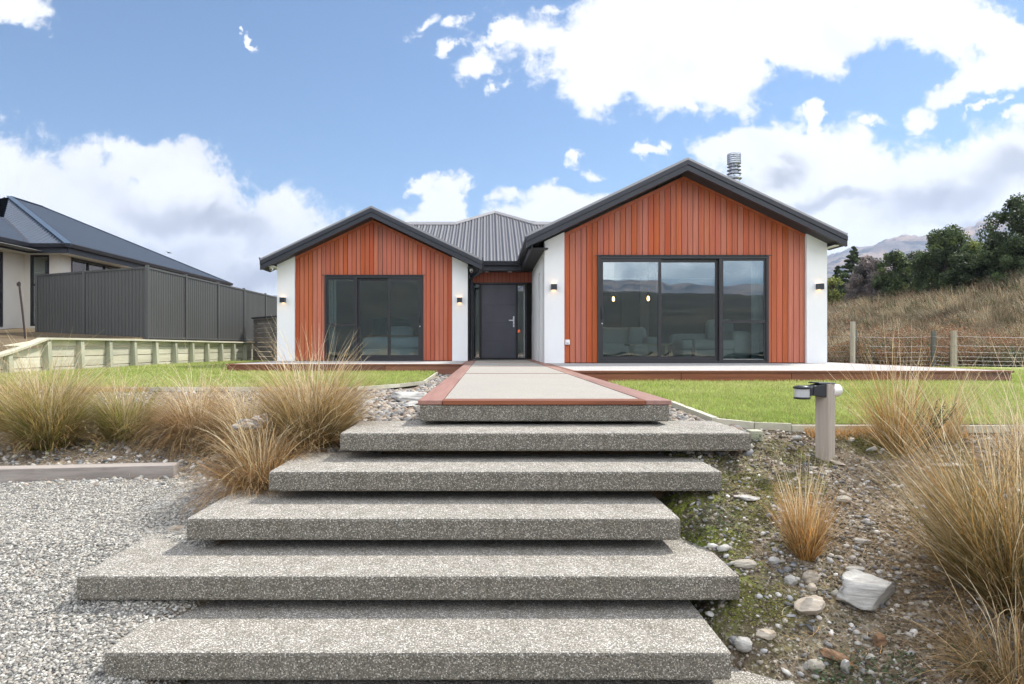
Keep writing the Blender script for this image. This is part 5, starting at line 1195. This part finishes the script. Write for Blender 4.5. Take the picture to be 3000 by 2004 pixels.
# ------------------------------------------------------------ hillside scrub
def hill_scatter(n, pal, lab, name, H, w, zone, seed, lean=-.5):
    rg = np.random.default_rng(seed); u = rg.uniform(.47, .84, n); d = 18.3+42*rg.random(n)**1.5; xs = u*d; ys = d; m = zone(xs, ys, rg); xs, ys = xs[m], ys[m]; k = len(xs)
    c = np.array(pal)[rg.integers(0, len(pal), k)]*rg.uniform(.6, 1.2, (k, 1)); s_ = np.clip(ys/22, .9, 2)
    cl = (np.floor(xs/.55).astype(np.int64)*7919+np.floor(ys/.8).astype(np.int64)*104729) % 997; cr = np.random.default_rng(seed+7).random((997, 3))[cl]
    az = rg.normal(math.pi, .5, k)+(cr[:, 0]-.5)*2.2; c = c*(.45+1.0*cr[:, 1:2]); H = H*(.55+.95*cr[:, 2])
    print(name, k)
    return tag(blades(np.stack([xs, ys, gz(xs, ys)-.03], -1), H*rg.uniform(.4, 1.2, k), az, np.abs(rg.normal(.35, .3, k)), rg.uniform(.2, 1.1, k), w*s_, c*.75, c, 3, name, mat='blade'), lab, name.replace('_', ' '), kind='stuff')
patch = lambda x, y: fbm(x*.45, y*.28, 91, 4)
fz = lambda x, y: (x-9)*.35+(y-18)*.12       # rises up the slope
steep = lambda x, y, g: g.random(len(x))
hill_scatter(120000, [(.35, .28, .17), (.42, .34, .22), (.25, .20, .13), (.50, .42, .29), (.18, .15, .10), (.32, .29, .19)], 'straw coloured dry grass covering the hillside', 'hill_grass', .50, .013, lambda x, y, g: g.random(len(x)) < sm(.34, .56, patch(x, y))*.75+.45*sm(0, 3, fz(x, y)), 31)
hill_scatter(60000, [(.14, .12, .07), (.10, .10, .055), (.18, .15, .09)], 'dark brown grass in the hollows of the hillside', 'hill_grass', .38, .02, lambda x, y, g: g.random(len(x)) < .9*sm(.50, .62, fbm(x*1.1, y*.8, 99, 3)), 34)
hill_scatter(30000, [(.09, .12, .05), (.14, .16, .08), (.07, .09, .04)], 'grey green clumps among the hillside grass', 'hill_grass', .45, .02, lambda x, y, g: g.random(len(x)) < sm(.58, .66, fbm(x*.9, y*.5, 95, 3)), 33)
def weed_cloud(n, pal, lab, name, H, size, zone, seed):
    rg = np.random.default_rng(seed); u = rg.uniform(.47, .84, n); d = 18.2+40*rg.random(n)**1.7; xs = u*d; ys = d; m = zone(xs, ys, rg); xs, ys = xs[m], ys[m]; k = len(xs)
    hh = H*(.35+.9*fbm(xs*1.7, ys*1.7, seed+3, 3)); zs = gz(xs, ys)+hh*rg.random(k)**.8; l = size*rg.uniform(.5, 1.5, k)*np.clip(ys/22, .9, 2)
    a = rg.normal(size=(k, 3)); a /= np.linalg.norm(a, axis=1)[:, None]; b = np.cross(a, rg.normal(size=(k, 3))); b /= np.linalg.norm(b, axis=1)[:, None]
    P = np.stack([xs, ys, zs], -1); V = np.stack([P-a*l[:, None], P+b*l[:, None]*.4, P+a*l[:, None], P-b*l[:, None]*.4], 1).reshape(-1, 3)
    c = np.array(pal)[rg.integers(0, len(pal), k)]*rg.uniform(.5, 1.3, (k, 1)); print(name, k)
    return tag(from_arrays(name, V, np.arange(4*k).reshape(-1, 4), M['leaf'], None, np.repeat(c, 4, 0)), lab, name.replace('_', ' '), kind='stuff')
weed_cloud(190000, [(.31, .14, .065), (.36, .18, .09), (.24, .11, .055), (.38, .24, .14), (.12, .075, .045)], 'rust brown dock and weeds over the lower hillside', 'dry_weeds', .75, .024, lambda x, y, g: (g.random(len(x)) < sm(4.6, 1.5, fz(x, y))*sm(.72, .52, patch(x, y))+.10) & (g.random(len(x)) < sm(.30, .46, fbm(x*2.5, y*2, 97, 3))), 35)
weed_cloud(60000, [(.075, .09, .045), (.10, .115, .06), (.055, .065, .035), (.14, .13, .08)], 'dark low scrub dotted over the hillside', 'hillside_scrub', .8, .026, lambda x, y, g: g.random(len(x)) < sm(.64, .70, fbm(x*1.1, y*.75, 103, 3)), 37)
weed_cloud(26000, [(.13, .17, .08), (.18, .21, .11), (.09, .12, .06)], 'green thistles at the foot of the hillside', 'green_weeds', .5, .035, lambda x, y, g: (g.random(len(x)) < sm(.9, .3, (y-17.6)*.25)*sm(10.5, 13, x)) , 36)

# ------------------------------------------------------------ trees
def tree(x, y, H, W, lab, pal, shape='round', n=5200, leaf=.13, trunk=.12, name='tree', z=None, seed=0, gap=1., grp='trees along the top of the hillside', low=.12):
    rg = np.random.default_rng(seed+100); z0 = float(gz(x, y)) if z is None else z
    t_ = thing(name, lab, 'tree', (x, y, z0), grp)
    tb = MB(); tb.cc = (.5, .5, .5); tops = []
    tb.tube([(x, y, z0-.3), (x+.04*W, y, z0+H*.3), (x-.03*W, y, z0+H*.62), (x, y, z0+H*.9)], [trunk, trunk*.8, trunk*.45, trunk*.12], 8)
    m = 80 if shape != 'cone' else 90; cl = []
    for i in range(m):
        f = rg.random()
        if shape == 'cone': h = low+(1-low)*f**1.1; rr_ = W*.5*(1-h)**.8*rg.uniform(.35, 1.); s_ = W*.10*(1.25-h)
        elif shape == 'bare': h = low+(1-low)*f; rr_ = W*.5*math.sin(math.pi*min(.95, .25+.7*h))*rg.uniform(.2, 1); s_ = W*.12
        else: h = low+(1-low-.06)*f; rr_ = W*.5*math.sin(math.pi*(.18+.74*h))**.7*rg.uniform(.15, .92); s_ = W*rg.uniform(.07, .15)
        a = rg.uniform(0, 2*math.pi); c = np.array((x+rr_*math.cos(a), y+rr_*math.sin(a), z0+H*h)); cl.append((c, s_))
        if i % 3 == 0:
            hb = z0+H*max(.05, h-.25); tb.tube([(x, y, hb), tuple(c*.5+np.array((x, y, hb+.05*H))*.5), tuple(c)], [trunk*.35, trunk*.22, trunk*.06], 5, False)
    tb.build('trunk', M['bark'], t_, colr=True)
    per = int(n*1.35)//m; V = []; C = []
    for c, s_ in cl:
        d = rg.normal(size=(per, 3)); d /= np.linalg.norm(d, axis=1)[:, None]; r = s_*rg.uniform(.35, 1.12, per)**.6
        if shape == 'cone': d[:, 2] *= .45
        p = c+d*r[:, None]*gap; nrm = d+rg.normal(0, .6, (per, 3)); nrm /= np.linalg.norm(nrm, axis=1)[:, None]
        t1 = np.cross(nrm, rg.normal(size=(per, 3))); t1 /= np.linalg.norm(t1, axis=1)[:, None]; t2 = np.cross(nrm, t1)
        l = leaf*rg.uniform(.5, 1.3, per)[:, None]; q = .45 if shape != 'bare' else .12
        V.append(np.stack([p-t1*l*.5, p+t2*l*q, p+t1*l*.5, p-t2*l*q], 1).reshape(-1, 3))
        base = np.array(pal)[rg.integers(0, len(pal))]*rg.uniform(.75, 1.3); C.append(np.repeat(base[None]*rg.uniform(.7, 1.3, (per, 1)), 4, 0))
    V = np.concatenate(V); C = np.concatenate(C); from_arrays('crown', V, np.arange(len(V)).reshape(-1, 4), M['leaf'], t_, C); return t_
DG = [(.06, .085, .035), (.08, .11, .045), (.05, .07, .03)]; MG = [(.10, .14, .05), (.13, .17, .06), (.08, .11, .04)]; LG = [(.20, .23, .06), (.26, .28, .08)]; GB = [(.19, .16, .15), (.24, .20, .18), (.14, .13, .12)]
def tp(px, pytop, pybase, d): return (px-1428)/2000*d, d, (pybase-pytop)/2000*d
def tr(px, pt, pb, wpx, d, lab, pal, **k):
    wpx *= 1.22
    x, y, H = tp(px, pt, pb, d); z = .37+(1014-pb)/2000*d-.3; return tree(x, y, H+.3, wpx/2000*d, lab, pal, z=z, **k)
tr(2441, 812, 900, 60, 48, 'yellow green bush at the corner of the white wall', LG, leaf=.12, n=3200, seed=1, low=.05)
tr(2500, 724, 880, 120, 56, 'dark spiky conifer above the yellow green bush', DG, shape='cone', leaf=.17, n=6500, seed=2)
tr(2455, 780, 900, 90, 58, 'low conifer half hidden by the white wall corner', DG, shape='cone', leaf=.17, n=4500, seed=12)
tr(2540, 762, 895, 105, 46, 'bare grey brown bush between the conifer and the round green tree', GB, shape='bare', leaf=.26, n=9000, seed=3, low=.05)
tr(2590, 790, 885, 70, 50, 'grey twiggy bush just left of the round green tree', GB+MG[:1], shape='bare', leaf=.22, n=5000, seed=13, low=.05)
tr(2620, 738, 868, 100, 44, 'round dark green tree in the middle of the hilltop row', MG+DG, leaf=.12, n=9000, seed=4, low=.02)
tr(2678, 740, 860, 86, 46, 'grey green open tree right of the round dark green tree', [(.08, .095, .055), (.10, .12, .07)], leaf=.12, n=6000, seed=5, low=.05)
tr(2770, 672, 850, 150, 40, 'large spreading dark green tree before the mountain', DG+MG, leaf=.11, n=15000, seed=6, low=.02)
tr(2792, 660, 720, 26, 41, 'thin conifer tip rising above the large spreading tree', DG, shape='cone', leaf=.13, n=1200, seed=14)
tr(2868, 706, 832, 110, 38, 'mid green tree left of the tallest dark tree', MG+LG[:1], leaf=.10, n=11000, seed=7, low=.02)
tr(2812, 745, 838, 80, 37, 'low dark shrub at the foot of the large spreading tree', DG, leaf=.10, n=6000, seed=15, low=.02)
tr(2998, 578, 832, 175, 35, 'tallest dark evergreen tree at the right edge', DG+MG[:1], leaf=.11, n=22000, seed=8, low=.02, trunk=.2)
tr(2935, 690, 830, 90, 37, 'bushy dark tree pressed against the tallest evergreen', DG, leaf=.10, n=8000, seed=9, low=.02)
tr(2562, 760, 880, 90, 52, 'dark bush filling the gap behind the bare grey bush', DG+MG[:1], leaf=.13, n=6000, seed=17, low=.02)
tr(2655, 770, 865, 80, 47, 'small dark bush between the round green tree and the grey green tree', DG, leaf=.12, n=6000, seed=18, low=.02)
tr(2722, 745, 852, 80, 43, 'dark bush left of the large spreading tree', DG+MG[:1], leaf=.12, n=7000, seed=19, low=.02)
tr(2905, 668, 800, 60, 42, 'pointed dark conifer left of the tallest evergreen', DG, shape='cone', leaf=.13, n=3500, seed=16)

# ------------------------------------------------------------ air
def haze():
    t = bpy.data.materials.new('haze'); t.use_nodes = True; N = t.node_tree.nodes; N.remove(N['Principled BSDF'])
    v = N.new('ShaderNodeVolumePrincipled'); v.inputs['Color'].default_value = (.58, .72, 1., 1); v.inputs["Density"].default_value = .00017; v.inputs['Anisotropy'].default_value = .2
    t.node_tree.links.new(v.outputs[0], N['Material Output'].inputs['Volume'])
    o = MB().box(-4200, 4200, -4200, 4200, -260, 640).build('haze', t); tag(o, kind='stuff')
haze()
